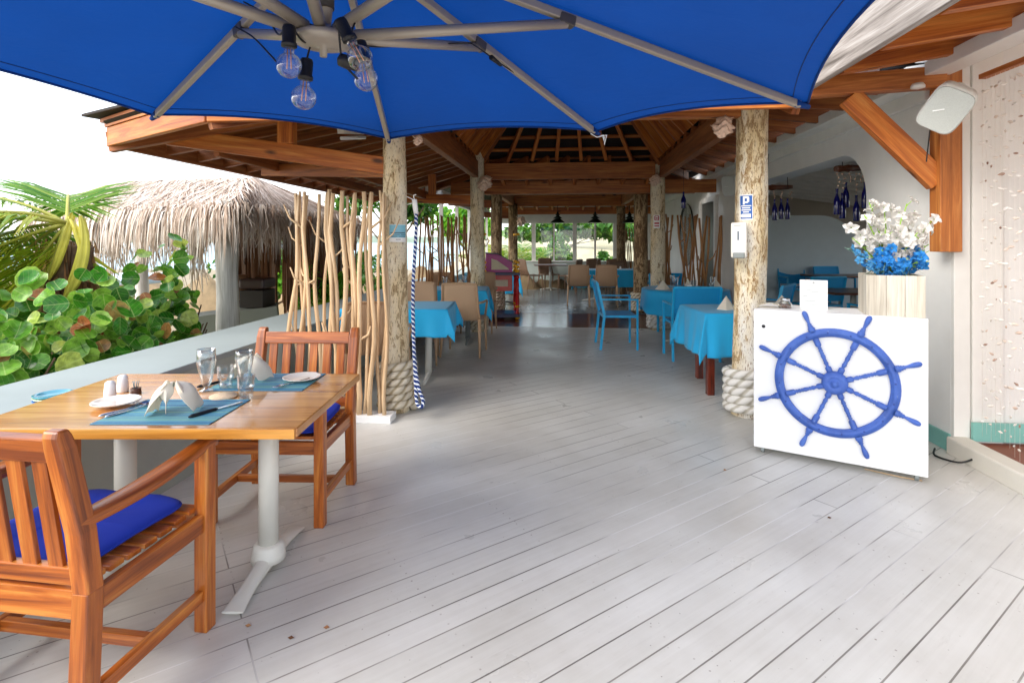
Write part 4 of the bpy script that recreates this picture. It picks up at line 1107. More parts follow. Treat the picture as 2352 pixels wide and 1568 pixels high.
lay(blue_chair(),[
 (1.40,7.22,radians(-92),'turquoise armchair side-on in the walkway, at the left of the round table'),
 (2.17,6.50,radians(-3),'turquoise armchair with its back to the camera, between the round and front blue tables'),
 (2.55,8.60,pi,'turquoise armchair at the far side of the laid round table'),
 (3.18,6.75,radians(48),'turquoise armchair just right of the white log post, tilted in the arch'),
 (4.75,8.35,radians(5),'turquoise armchair behind the white card stand, second row of the inner room'),
 (5.35,6.55,radians(62),'turquoise armchair inside the arch, left of the flower vase'),
 (6.05,11.4,radians(175),'turquoise armchair at the back left of the inner dining room'),
 (6.75,11.2,radians(185),'turquoise armchair beside the back left one in the inner dining room'),
 (7.35,10.3,radians(100),'lone turquoise armchair side-on before the arched alcove'),
 (4.35,6.25,radians(5),'turquoise armchair close behind the card stand, pushed up to the brown table'),
 (6.35,6.6,radians(150),'turquoise armchair partly hidden by the vase flowers'),
 ],'turquoise armchairs')
lay(resin_chair(True),[
 (-1.18,4.72,radians(2),'tan woven chair behind the driftwood screen, back to the camera'),
 (-.60,6.75,radians(-6),'tan woven armchair in the left aisle, beside the blue table corner'),
 (-1.12,6.30,pi+.1,'tan woven chair between the two left blue tables, just right of the blue rope'),
 (-1.16,8.35,pi,'tan woven chair at the far left of the second blue table'),
 (-.52,8.42,pi-.1,'tan woven chair at the far side of the second blue table, beside the log post'),
 (1.47,11.85,radians(-6),'tan woven chair in the distance, left one of the pair with backs to us'),
 (2.06,11.75,radians(-8),'tan woven chair in the distance, right one of the pair with backs to us'),
 (3.05,11.9,radians(70),'tan woven chair at the right end of the distant blue table'),
 ],'tan woven chairs')
lay(resin_chair(False,'rattandark','brownplastic'),[
 (.55,15.5,radians(-60),'brown woven chair at the left of the far pedestal table'),
 (1.1,16.0,radians(200),'brown woven chair tucked between the far pedestal table and the sill'),
 (1.65,15.4,radians(60),'brown woven chair at the right of the far pedestal table'),
 (2.0,14.6,radians(80),'dark woven chair before the third far window'),
 (2.45,15.6,radians(185),'dark woven chair by the sill, centre of the far group'),
 (2.85,14.9,radians(170),'dark woven chair by the sill, right of centre'),
 (3.25,15.6,radians(190),'dark woven chair under the rightmost far window'),
 (2.75,13.7,radians(180),'brown woven chair on the far side of the distant blue table'),
 (3.55,14.2,radians(160),'brown woven chair near the right far screen'),
 ],'brown woven chairs by the far windows')

# ================================================================== TABLES WITH CLOTHS
def cloth_mb(w,d,drop,h=.752,seed=1,rnd_=False,n=64,amp=.018,longer=1.0):
    rr=random.Random(seed); ph=[rr.uniform(0,6.28) for _ in range(4)]
    q=MB(); hw,hd=w/2,d/2
    def fn(a,b):
        X=(a-.5)*(w+2*drop); Y=(b-.5)*(d+2*drop)
        if rnd_:
            r=sqrt(X*X+Y*Y)+1e-9; rr_=hw; an=atan2(Y,X)
            if r<=rr_: return (X,Y,h)
            o=min(r-rr_,drop*1.25); f=sin(an*11+ph[0])*.5+sin(an*5+ph[1])*.5
            k=o/drop
            rad=rr_+.012+ .05*k*(.5+.5*f)+.01
            return (rad*cos(an),rad*sin(an),h-o*(.98))
        cx=max(-hw,min(hw,X)); cy=max(-hd,min(hd,Y)); ox,oy=X-cx,Y-cy
        o=sqrt(ox*ox+oy*oy)
        if o<1e-6: return (X,Y,h)
        ux,uy=ox/o,oy/o; k=min(1,o/drop)
        corner=min(abs(ox),abs(oy))/(max(abs(ox),abs(oy))+1e-9)
        out=.006+.010*k+corner*.085*k
        s_=X if abs(oy)>abs(ox) else Y
        rip=amp*k*(sin(s_*13+ph[0]+k)*.55+sin(s_*23+ph[1]-k*.8)*.35+sin(s_*41+ph[2])*.2)*(1-corner)
        out+=rip+amp*.7*k
        z=h-o*(.985)*1.0
        if corner>.02: z=h-o*(.80+.1*(1-corner))
        return (cx+ux*out,cy+uy*out,max(z,.12))
    q.grid(n,n,fn); return q
def ped_table(name,x,y,w,d,label,cat='table',mat='greymetal',top='brownwood',feet='x',rnd_=False,two=False,grp=None,legs=None):
    t=thing(name,label,cat,(x,y,0),0,grp)
    q=MB()
    if rnd_: q.lathe([(.001,.72),(w/2,.72),(w/2,.748),(.001,.748)],40)
    else: q.obox((-w/2,0,.733),(w/2,0,.733),d,.03)
    part('tabletop',q,MT[top],t,.003)
    if legs=='four':
        for sx in (-1,1):
            for sy in (-1,1):
                ix=w/2-(.06 if sy<0 else .17); q=MB(); q.obox((sx*ix,sy*(d/2-.06),0),(sx*ix,sy*(d/2-.06),.717),.065,.065,up=(0,1,0)); part('leg',q,MT['redpost'],t,.005)
        return t
    for cxx in ((-.28,.28) if two else (0,)):
        q=MB(); q.tube([(cxx,0,.05),(cxx,0,.72)],.036,16); part('column',q,MT[mat],t)
        for an in ((0,pi/2) if feet=='x' else (pi/2,)):
            q=MB(); c,s=cos(an),sin(an); q.tube([(cxx-c*.3,-s*.3,.018),(cxx-c*.1,-s*.1,.04),(cxx,0,.06),(cxx+c*.1,s*.1,.04),(cxx+c*.3,s*.3,.018)],[.014,.02,.03,.02,.014],8); part('foot',q,MT[mat],t)
    return t
cl=[]
def cloth(x,y,w,d,drop,label,seed,rnd_=False,amp=.018,rz=0):
    o=single('tablecloth',cloth_mb(w+.01,d+.01,drop,.753,seed,rnd_,amp=amp),MT['cloth'],label,'tablecloth',(x,y,0),rz,'turquoise tablecloths')
    md=o.modifiers.new('th','SOLIDIFY'); md.thickness=.002
    return o
ped_table('dining_table',-1.14,5.52,1.02,.70,'blue-clothed table behind the driftwood screen, left of the walkway',mat='metalcream',feet='y',two=True)
cloth(-1.14,5.52,1.02,.70,.27,'turquoise cloth on the nearest left table, behind the blue rope',1,amp=.026)
ped_table('dining_table',-.90,7.52,1.1,.74,'second left table under a turquoise cloth, set with glasses',mat='greymetal',feet='y',two=True)
cloth(-.90,7.52,1.1,.74,.36,'turquoise cloth on the second left table, beside the tan chairs',2)
ped_table('dining_table',2.42,7.50,1.12,1.12,'round laid table with a cream cross-foot base, right of the walkway',mat='metalcream',rnd_=True)
cloth(2.42,7.50,1.12,1.12,.27,'turquoise cloth draped over the round laid table',3,True)
ped_table('dining_table',2.32,5.22,1.12,.72,'front right table on square dark red legs, partly behind the log post',legs='four')
cloth(2.32,5.22,1.12,.72,.40,'turquoise cloth on the front right table with red legs',4,amp=.032)
ped_table('dining_table',2.25,12.75,1.6,.8,'distant long table under a turquoise cloth',mat='metalcream',two=True)
cloth(2.25,12.75,1.6,.8,.4,'turquoise cloth on the distant long table',5)
ped_table('dining_table',-.25,12.2,.8,.8,'small distant table behind the pink lectern',mat='greymetal')
cloth(-.25,12.2,.8,.8,.5,'dark-looking turquoise cloth on the small table behind the pink lectern',6)
ped_table('dining_table',1.12,15.7,.95,.7,'bare pale-topped pedestal table by the far windows',mat='metalcream',top='brownwood')
ped_table('dining_table',4.9,7.25,1.5,.75,'brown-topped table inside the arch behind the white card stand',mat='metalcream',two=True)
ped_table('dining_table',6.5,10.6,1.2,.75,'brown-topped table at the back of the inner dining room',mat='metalcream')
ped_table('dining_table',4.75,5.35,.9,.7,'orange-brown table edge inside the arch, left of the flower vase',mat='metalcream',top='teakpale')

# small wares
WG=goblet_mb(.17,.034).mesh('wine_glass'); WG.materials.append(MT['tumbler'])
TU=tumbler_mb(.09,.034).mesh('tumbler_small'); TU.materials.append(MT['tumbler'])
TN=MB(); TN.add([(-.09,-.05,0),(.09,-.05,0),(.09,.05,0),(-.09,.05,0),(0,0,.13),(0.01,-.07,.0)],[(0,5,4),(5,1,4),(1,2,4),(2,3,4),(3,0,4)]); TN=TN.mesh('tent_napkin'); TN.materials.append(MT['napkin'])
SH=shaker_mb().mesh('small_shaker'); SH.materials.append(MT['white'])
PLm=plate_mb(.08).mesh('small_plate'); PLm.materials.append(MT['china'])
def ware(me,name,x,y,label,cat,grp,rz=0,z=.756):
    o=bpy.data.objects.new(name,me); COL.objects.link(o); o.location=(x,y,z); o.rotation_euler=(0,0,rz); return tag(o,label,cat,grp)
G='wares on the round table'
for k,(x,y) in enumerate(((2.24,7.32),(2.12,7.62),(2.33,7.78),(2.62,7.72),(2.78,7.42),(2.70,7.25))):
    ware(WG if k%2==0 else TU,'wine_glass' if k%2==0 else 'tumbler',x,y,['stemmed glass at the front left of the round table','tumbler at the left of the round table','stemmed glass at the back left of the round table','tumbler at the back right of the round table','stemmed glass at the right of the round table','tumbler at the front right of the round table'][k],'glass',G)
for k,(x,y,r_) in enumerate(((2.05,7.28,.2),(2.86,7.52,-.3),(2.50,7.62,1.2))):
    ware(TN,'tent_napkin',x,y,['pale tent-folded napkin at the left edge of the round table','pale tent-folded napkin at the right edge of the round table','pale tent-folded napkin in the middle of the round table'][k],'napkin',G,r_)
ware(PLm,'side_plate',2.20,7.16,'small plate at the front edge of the round table','plate',G)
for k,(x,y) in enumerate(((2.38,7.25),(2.42,7.27))): ware(SH,'shaker',x,y,['left white shaker of the pair on the round table','right white shaker of the pair on the round table'][k],'shaker',G)
G='wares on the second left table'
for k,(x,y) in enumerate(((-1.0,7.6),(-.93,7.45),(-.62,7.35),(-.68,7.7),(-.55,7.45))):
    ware(WG if k%2 else TU,'wine_glass' if k%2 else 'tumbler',x,y,['tumbler at the left of the second left table','stemmed glass, left of the wares on the second left table','tumbler at the front right of the second left table','stemmed glass at the back of the second left table','stemmed glass nearest the right corner of the second left table'][k],'glass',G)
ware(TN,'tent_napkin',-.72,7.5,'pale napkin on the second left table','napkin',G,.4)
ware(TN,'tent_napkin',2.06,5.15,'napkin corner on the front right table, left of the log post','napkin','napkins on the front right table',.7)
ware(TN,'tent_napkin',2.62,5.2,'napkin on the front right table, right of the log post','napkin','napkins on the front right table',.1)
ware(SH,'shaker',2.55,12.6,'white napkin holder on the distant long table','shaker',None)
# ================================================================== SHIP WHEEL CABINET
A0=V((1.615,3.575,0)); A1=V((2.405,3.095,0)); dv=(A1-A0).normalized(); nv=V((dv.y,-dv.x,0)); # nv faces the camera
LW=(A1-A0).length
az=atan2(dv.y,dv.x)
cb=thing('host_cabinet','white rolling host cabinet carrying a blue ship wheel on its front','cabinet',tuple((A0+A1)/2),az)
q=MB(); q.box((0,.0,.50),(LW,.022,.915)); part('front_panel',q,MT['panelwhite'],cb,.003)
for s in (-1,1):
    q=MB(); q.box((s*(LW/2-.012),.20,.50),(.02,.375,.90)); part('side_panel',q,MT['panelwhite'],cb,.003)
q=MB(); q.box((0,.20,.945),(LW-.05,.37,.02)); part('top',q,MT['panelwhite'],cb,.003)
q=MB(); q.box((0,.20,.07),(LW-.05,.37,.02)); part('bottom',q,MT['panelwhite'],cb,.003)
q=MB(); q.lathe([(.001,.004),(.009,.003),(.011,0)],16,M.Translation((-LW/2+.06,-.012,.845))@M.Rotation(pi/2,4,'X')); part('lock',q,MT['black'],cb)
for sx in (-1,1):
    for y in (.035,.35):
        q=MB(); q.lathe([(.001,-.011),(.02,-.011),(.022,-.008),(.022,.008),(.02,.011),(.001,.011)],20,M.Translation((sx*(LW/2-.05),y,.022))@M.Rotation(pi/2,4,'Y')); c_=part('caster',q,MT['greymetal'],cb)
        q=MB(); q.box((sx*(LW/2-.05),y+.012,.045),(.034,.03,.02)); part('caster_fork',q,MT['steel'],cb,.003)
# the wheel, mounted proud of the panel
wz=thing('ship_wheel','blue painted eight-spoke ship wheel mounted on the white cabinet','ship wheel',tuple((A0+A1)/2+nv*.012+V((0,0,.53))),az)
m0=M.Rotation(pi/2,4,'X')   # local z -> -y (toward camera)
q=MB(); ro,ri=.335,.283
q.lathe([(ri,.004),(ri,.020),(ri+.004,.024),(ri+.012,.024),(ri+.014,.029),(ro-.016,.029),(ro-.013,.024),(ro-.003,.023),(ro,.019),(ro,.004),(ri,.004)],72,m0); part('rim',q,MT['wheelblue'],wz)
q=MB(); q.lathe([(.001,.050),(.016,.050),(.022,.046),(.026,.040),(.032,.039),(.040,.044),(.050,.043),(.062,.036),(.070,.030),(.072,.02),(.072,.004),(.001,.004)],40,m0); part('hub',q,MT['wheelblue'],wz)
q=MB(); q.lathe([(.001,.062),(.012,.060),(.019,.052),(.019,.044)],8,m0,smooth=False); part('hub_bolt',q,MT['wheelblue'],wz)
spr=[(.012,.065),(.017,.07),(.0175,.098),(.012,.103),(.008,.108),(.011,.118),(.0135,.128),(.009,.137),(.0125,.142),(.009,.147),(.0115,.16),(.0135,.172),(.010,.184),(.013,.189),(.009,.194),(.0125,.205),(.009,.216),(.013,.221),(.008,.228),(.0165,.236),(.018,.245),(.018,.285)]
hpr=[(.019,.33),(.0205,.335),(.0205,.352),(.014,.356),(.017,.362),(.011,.368),(.014,.374),(.009,.380),(.0085,.388),(.011,.402),(.0145,.42),(.016,.438),(.0145,.452),(.009,.462),(.001,.465)]
for k in range(8):
    an=pi/2+radians(21.5)+k*pi/4
    mm=M.Translation((0,-.016,0))@M.Rotation(-an+pi/2,4,'Y')
    q=MB(); q.lathe([(r,z) for r,z in spr],14,mm); part('spoke',q,MT['wheelblue'],wz)
    q=MB(); q.lathe([(r,z) for r,z in hpr],14,mm); part('handle',q,MT['wheelblue'],wz)
q=MB()
for k in range(16):
    an=k*pi/8+.12; q.lathe([(.001,.031),(.005,.030),(.006,.027)],8,m0@M.Translation((.309*cos(an),.309*sin(an),0)))
part('rivets',q,plain('rivet_paint','#27408c',.4),wz,kind=None)
def onpanel(s,d,z): # s along panel from left, d behind panel
    return A0+dv*s-nv*d+V((0,0,z))
# vase and flowers
VP=onpanel(.755,.16,.956)
vs_=thing('flower_vase','tall square whitewashed wooden vase on the cabinet','vase',tuple(VP),az+.12)
w=.14
for k in range(4):
    a=k*pi/2; c,s=cos(a),sin(a)
    q=MB()
    for j in range(3):
        off=-w+ w*2/3*(j+.5); 
        q.obox((c*w-s*off,s*w+c*off,.0),(c*w-s*off,s*w+c*off,.245),.014,w*2/3-.002,up=(-s,c,0))
    part('side',q,MT['whitewood'],vs_,.002)
q=MB(); q.box((0,0,.012),(.25,.25,.02)); part('bottom',q,MT['whitewood'],vs_)
q=MB(); q.box((0,0,.205),(.245,.245,.02)); part('moss',q,MT['stemdull'],vs_)
bq=thing('flower_bouquet','bouquet of white orchids above bright blue delphiniums in the wooden vase','flowers',tuple(VP+V((0,0,.20))))
rr=random.Random(5)
def blossom(npet,L,W,cup,seed,inner=True):
    r2=random.Random(seed); q=MB()
    for k in range(npet):
        a=k*2*pi/npet+r2.uniform(-.2,.2); l=L*r2.uniform(.8,1.15); cu=cup*r2.uniform(.5,1.4)
        def fn(u,v,a=a,l=l,cu=cu):
            w=W*sin(pi*min(1,u*.9+.08))**.7*(1-.15*u); y=(v-.5)*2*w; x=.004+u*l; z=cu*u*(1.4-u)*l+ .012*abs(v-.5)*2*sin(u*3)+.004*sin(v*7+u*6)
            return (x*cos(a)-y*sin(a),x*sin(a)+y*cos(a),z)
        q.grid(4,4,fn)
    return q
def mkm(mb,mat,name):
    me=mb.mesh(name); me.materials.append(MT[mat]); return me
wm=[mkm(blossom(5,.036,.017,.5,s,),'petalwhite','white_blossom') for s in range(4)]
bm=[mkm(blossom(6,.030,.013,.3,s+9),'petalblue','blue_blossom') for s in range(4)]
sm_=[mkm(blossom(5,.020,.009,.3,s+19),'petalsky','pale_blue_blossom') for s in range(2)]
def bl_at(p,dirv,mes,name):
    o=bpy.data.objects.new(name,rr.choice(mes)); COL.objects.link(o); o.parent=bq; o.location=p
    d=V(dirv).normalized(); o.rotation_mode='QUATERNION'; o.rotation_quaternion=d.to_track_quat('Z','Y')@M.Rotation(rr.uniform(0,6),3,'Z').to_quaternion()
    k=rr.uniform(.85,1.2); o.scale=(k,k,k)
def stem(top,r,mat,nb,mes,name,spread=.035,start=.35):
    top=V(top); mid=V((top.x*.35,top.y*.35,top.z*.55)); pts=[]
    for i in range(11):
        t_=i/10; pts.append((1-t_)**2*V((rr.uniform(-.02,.02),rr.uniform(-.02,.02),0))+2*t_*(1-t_)*mid+t_*t_*top)
    q=MB(); q.tube(pts,[r*(1-.5*i/10) for i in range(11)],6)
    for k in range(nb):
        t_=start+(1-start)*(k+.5)/nb; i=min(9,int(t_*10)); p=pts[i].lerp(pts[i+1],t_*10-i)
        side=V((rr.uniform(-1,1),rr.uniform(-1.1,.5),rr.uniform(-.5,.6))).normalized()
        e=p+side*spread*rr.uniform(.5,1.4)
        q.tube([p,e],[.0025,.0018],5); bl_at(e,side+V((0,-.5,.1)),mes,name)
    part('stem',q,MT[mat],bq)
for (x,y,z,n) in ((-.24,.0,.36,5),(.27,-.02,.40,5),(-.26,-.04,.27,4),(-.20,-.06,0.41,8),(-.13,.0,0.49,9),(-.02,.03,0.48,8),(.09,-.02,0.48,9),(.17,.02,0.44,8),(.22,-.03,0.34,7),(-.10,-.10,0.32,7),(.08,-.12,0.30,6),(.24,.0,0.23,6),(.0,-.10,0.39,7)):
    stem((x,y,z),.0055,'stemgreen',n,wm,'white_blossom')
for (x,y,z,n) in ((-.20,-.06,.16,6),(-.12,-.10,.20,6),(.14,-.10,.20,6),(-.17,-.08,.12,6),(-.08,-.13,.13,5),(.0,-.15,.15,6),(.09,-.14,.14,6),(.17,-.09,.13,5),(.21,-.04,.19,4),(-.05,-.08,.21,5),(.11,-.06,.21,5)):
    stem((x,y,z),.004,'stemgreen',n,bm,'blue_blossom',.032,.3)
for (x,y,z,n) in ((-.31,-.05,.21,8),(-.24,-.08,.13,6)):
    stem((x,y,z),.003,'stemdull',n,sm_,'pale_blue_blossom',.022,.35)
q=MB()
for k in range(70):
    a=rr.uniform(0,2*pi); L=rr.uniform(.10,.2); up=rr.uniform(.0,.10); 
    p0=V((.03*cos(a),.03*sin(a),.01)); p1=V((L*.6*cos(a),L*.6*sin(a),.03+up)); p2=V((L*cos(a),L*sin(a),.0+up*.6)); w_=V((-sin(a),cos(a),0))*.004
    q.add([p0-w_,p0+w_,p1+w_,p1-w_,p2],[(0,1,2,3),(3,2,4)])
part('grass_leaves',q,MT['stemdull'],bq,kind='stuff')
# card stand, jar, napkin pile
cs_=thing('card_stand','upright white printed card on the cabinet, left of the vase','card',tuple(onpanel(.34,.22,.956)),az+.05)
q=MB(); q.box((0,0,.095),(.162,.004,.19)); part('card',q,MT['paper'],cs_)
q=MB(); q.box((0,.02,.003),(.15,.06,.006)); part('foot',q,MT['pane'],cs_)
q=MB()
for (x,z,wd,h) in ((0,.172,.022,.003),(0,.172,.003,.020),(0,.150,.06,.0025),(0,.122,.085,.003),(0,.112,.062,.003),(-.045,.092,.035,.003),(.02,.092,.055,.0025),(-.048,.082,.028,.003),(-.048,.072,.026,.003),(-.02,.050,.07,.003),(.0,.040,.05,.0025),(0,.024,.08,.0025)):
    q.box((x,-.0028,z),(wd,.0012,h))
part('print',q,MT['ink'],cs_)
jr=thing('glass_jar','small glass jar with a shiny metal clamp lid behind the cabinet top','jar',tuple(onpanel(.175,.15,.956)))
q=MB(); q.lathe([(.001,.0),(.04,.0),(.042,.006),(.042,.03),(.033,.042),(.028,.046),(.028,.05)],24); part('jar',q,MT['tumbler'],jr)
q=MB(); q.lathe([(.001,.066),(.026,.066),(.030,.063),(.030,.050),(.027,.049)],24); part('lid',q,MT['steel'],jr)
q=MB(); q.lathe([(.001,.001),(.036,.001),(.037,.025),(.001,.027)],18); part('coffee',q,MT['corkbrown'],jr)
q=MB(); q.grid(10,8,lambda a,b:((a-.5)*.16,(b-.5)*.11,.004+.030*max(0,sin(a*pi*.9))*(1-.5*b)+.004*sin(9*a+4*b))); solid(single('napkin',q,MT['napkin'],'loose cream napkin lying on the left end of the white cabinet top','napkin',tuple(onpanel(.075,.15,.956)),az))
# electric cable end & twig under the cabinet
single('fallen_twig',MB().tube([onpanel(.62,.05,.006),onpanel(.8,.02,.008),onpanel(.9,.03,.006)],.004,5),MT['stick'],'thin pale twig on the deck under the right side of the cabinet','twig')
single('cable_end',wire([B(2.46,3.85,.02),B(2.40,3.75,.01),B(2.45,3.62,.02),B(2.52,3.6,.05),B(2.53,3.66,.02)],.006),MT['black'],'short dark cable curled on the deck by the turquoise skirting','cable')

# ================================================================== SIGNS & FITTINGS ON LOGS
def curved(cx,cy,r,a0,a1,z0,z1,mat,name,label,cat,bits):
    """thin sign bent round a log, a in radians (direction from the log centre)"""
    t=thing(name,label,cat,(cx,cy,(z0+z1)/2))
    H=z1-z0
    def sh(u0,u1,v0,v1,off):
        q=MB(); q.grid(8,1,lambda a,b:(cx+(r+off)*cos(a0+(a1-a0)*(u0+(u1-u0)*a)),cy+(r+off)*sin(a0+(a1-a0)*(u0+(u1-u0)*a)),z0+H*(v0+(v1-v0)*b))); return q
    part('board',sh(0,1,0,1,0),MT[mat],t,w=True)
    for (nm,mt_,rects) in bits:
        q=MB()
        for rc in rects:
            s_=sh(*rc,.0012 if nm!='symbol' else .002); q.add(s_.v,s_.f,s_.uv)
        part(nm,q,MT[mt_],t,w=True)
    return t
sa_=atan2(-4.46,.955) # toward camera
curved(-.955-.012,4.46,.104,-pi/2-.30,-pi/2+1.05,1.40,1.545,'signaqua','notice_sign','small aqua notice wrapped on the left log post','sign',
 [('panel','paper',[(0,1,0,.25),(0,1,.97,1)]),('lettering','inkdark',[(.06,.94,.50,.55),(.04,.30,.405,.44),(.34,.62,.405,.44),(.66,.97,.405,.44),(.05,.48,.30,.335),(.52,.96,.30,.335),(.38,.66,.13,.165)])])
curved(1.945,4.36,.127,-pi/2-1.12,-pi/2-.30,1.575,1.78,'signblue','notice_sign','blue and white hand-cleaning notice on the right log post above the dispenser','sign',
 [('panel','paper',[(.0,.05,0,1),(.95,1,0,1),(0,1,.0,.05),(0,1,.95,1)]),('symbol','paper',[(.28,.42,.60,.92),(.28,.7,.84,.92),(.58,.74,.70,.88),(.36,.66,.66,.72),(.10,.30,.12,.22),(.2,.85,.10,.24)]),('lettering','paper',[(.14,.88,.53,.57),(.2,.8,.45,.49),(.16,.86,.37,.41),(.28,.72,.29,.33)])])
curved(2.34,8.6,.118,-pi/2-.85,-pi/2+.05,1.62,1.83,'paper','no_smoking_sign','tiny white and red no-smoking sign on the second right log post','sign',
 [('symbol','signred',[(.15,.3,.62,.9),(.7,.85,.62,.9),(.2,.8,.88,.94),(.2,.8,.58,.64),(.35,.65,.70,.80)]),('lettering','signred',[(.15,.85,.30,.44),(.15,.85,.12,.22)])])
dp=thing('soap_dispenser','cream soap dispenser with a grey push bar on the right log post','dispenser',(1.795,4.235,1.415))
dp.rotation_euler=(0,0,radians(-24))
q=MB(); q.box((0,-.02,0),(.115,.10,.275)); part('case',q,MT['plastic'],dp,.012)
q=MB(); q.box((-.0,-.06,-.118),(.085,.05,.045)); part('push_bar',q,MT['greymetal'],dp,.006)
q=MB(); q.box((-.005,-.0715,.035),(.010,.002,.07)); part('sight_window',q,MT['inkdark'],dp)
q=MB(); q.box((-.01,-.0712,.115),(.05,.001,.005)); part('print',q,MT['ink'],dp)

# hanging blue-white rope on the left post
hr=thing('barrier_rope','blue and white braided rope looped down the left log post','rope',(-.80,4.36,1.7))
def hrp(pts): return [P(px,py,Y) for px,py,Y in pts]
def smooth_pts(pts,k=8):
    out=[]
    for i in range(len(pts)-1):
        p0=pts[max(i-1,0)];p1=pts[i];p2=pts[i+1];p3=pts[min(i+2,len(pts)-1)]
        for j in range(k):
            t_=j/k; out.append(.5*((2*p1)+(p2-p0)*t_+(2*p0-5*p1+4*p2-p3)*t_*t_+(3*p1-p0-3*p2+p3)*t_**3))
    return out+[pts[-1]]
q=MB(); q.tube(smooth_pts(hrp([(955,485,4.36),(956,520,4.34),(953,580,4.33),(949,650,4.32),(949,740,4.31),(953,830,4.29),(962,890,4.25),(972,920,4.22),(968,934,4.2),(958,925,4.22),(955,890,4.25),(953,850,4.28),(950,780,4.30)])),.0145,8); part('rope',q,MT['ropeblue'],hr,w=True)
q=MB(); q.tube(hrp([(952,458,4.37),(953,470,4.37),(956,492,4.36)]),[.022,.022,.019],12); part('whipping',q,MT['white'],hr,w=True)
q=MB(); q.tube(smooth_pts(hrp([(935,452,4.4),(944,456,4.38),(952,460,4.37),(950,450,4.37),(956,447,4.37)])),.004,6); q.tube(hrp([(935,470,4.4),(950,466,4.37)]),.004,6); part('lashing',q,MT['white'],hr,w=True)

# conch/coral ornaments on the posts
def conch(loc,s,label,seed):
    r2=random.Random(seed); q=MB()
    def fn(a,b):
        th=a*2*pi; t_=b
        r=s*(.5*sin(pi*min(1,t_*1.05))**.6)*(1+.35*max(0,sin(th*5+t_*7))*(.4+.6*sin(pi*t_)))*(1+.15*sin(t_*26))
        return (loc[0]+r*cos(th)+s*.3*t_, loc[1]+r*sin(th)*.7-.0, loc[2]+s*(t_-.5)*1.5+r*.3*sin(th*3))
    q.grid(30,20,fn)
    for k in range(7):
        a=k*.9+seed; p=V(loc)+V((cos(a)*s*.3+s*.1,sin(a)*s*.2,s*(-.4+k*.13))); q.tube([p,p+V((cos(a),sin(a)*.5,r2.uniform(-.3,.8)))*s*.45],[s*.14,.002],6)
    single('conch_shell',q,MT['conch'],label,'shell',loc,w=True,group='conch shells on the posts')
conch(tuple(P(1655,290,4.3)),.13,'large pink-white conch on the right log post under the umbrella tip',1)
conch(tuple(P(1110,420,8.2)),.17,'spiky pale conch on the second left log post',2)
conch(tuple(P(1502,412,8.4)),.14,'pink conch on the second right log post under the cross beam',3)
conch(tuple(P(1195,508,14.0)),.18,'small white conch on the far grey log post',4)
conch(tuple(P(958,322,4.3)),.06,'small white shell at the top of the left log post',5)

# ================================================================== DRIFTWOOD SCREENS
def stick_path(p0,p1,rr,wob,n=12):
    p0,p1=V(p0),V(p1); ph=[rr.uniform(0,6.28) for _ in range(4)]; out=[]
    for i in range(n+1):
        t_=i/n; e=sin(pi*t_)
        out.append(p0.lerp(p1,t_)+V((wob*(sin(5*t_+ph[0])+.5*sin(11*t_+ph[1]))*min(1,e*2)+rr.uniform(-.1,.1)*wob,wob*.6*sin(6*t_+ph[2])*min(1,e*2),0)))
    return out
def screen(label,c0,c1,h,n,seed,mat='stick',base=True,r=.017,cross=.12,wob=.02,branch=.6,z0=.05):
    rr=random.Random(seed); c0,c1=V(c0),V(c1); mid=(c0+c1)/2
    t=thing('driftwood_screen',label,'screen',(mid.x,mid.y,0),0,'driftwood screens')
    d=(c1-c0).normalized(); nrm=V((-d.y,d.x,0))
    if base: q=MB(); q.obox(c0-d*.03+V((0,0,.028)),c1+d*.03+V((0,0,.028)),.15,.056); part('base',q,MT['panelwhite'],t,.004,w=True)
    for k in range(n):
        u=(k+.5)/n+rr.uniform(-.02,.02); a=c0.lerp(c1,u)+nrm*rr.uniform(-.04,.04); u2=min(1,max(0,u+rr.uniform(-cross,cross))); b=c0.lerp(c1,u2)+nrm*rr.uniform(-.04,.04)
        hh=h*rr.uniform(.965,1.0)
        pts=stick_path((a.x,a.y,z0),(b.x,b.y,hh),rr,wob)
        rb=r*rr.uniform(.75,1.2)
        q=MB(); q.tube(pts,[rb*(1.0-.25*i/12)*rr.uniform(.93,1.07) for i in range(13)],8)
        if rr.random()<branch:
            for _ in range(rr.choice((1,1,2))):
                i=rr.randint(4,10); s=rr.choice((-1,1)); L=rr.uniform(.10,.32)
                p=pts[i]; e=p+d*s*L*.6+V((0,0,L*.75))+nrm*rr.uniform(-.03,.03); mdp=(p+e)/2+d*s*.03-V((0,0,.012))
                q.tube([p,mdp,e],[rb*.55,rb*.45,rb*.3],6)
        part('stick',q,MT[mat],t,w=True)
    return t
screen('nearest driftwood stick screen on a white plinth, between the parapet and the left log post',(-1.80,4.27,0),(-.96,4.20,0),1.82,21,11,r=.0185,cross=.09,wob=.02,branch=.85)
screen('second driftwood screen behind the tan chairs, left of the second log post',(-1.50,8.50,0),(-.62,8.45,0),1.84,22,12,'stickfar',r=.016,cross=.14)
screen('driftwood screen at right, between the log post and the white wall',(2.46,8.78,0),(3.42,8.78,0),1.86,24,13,'stickfar',r=.019,cross=.28,wob=.012,branch=.2)
screen('dark far driftwood screen beside the right far window',(3.0,14.5,0),(3.6,14.5,0),1.8,9,14,'stickfar',r=.02,cross=.4,wob=.012,branch=.2)

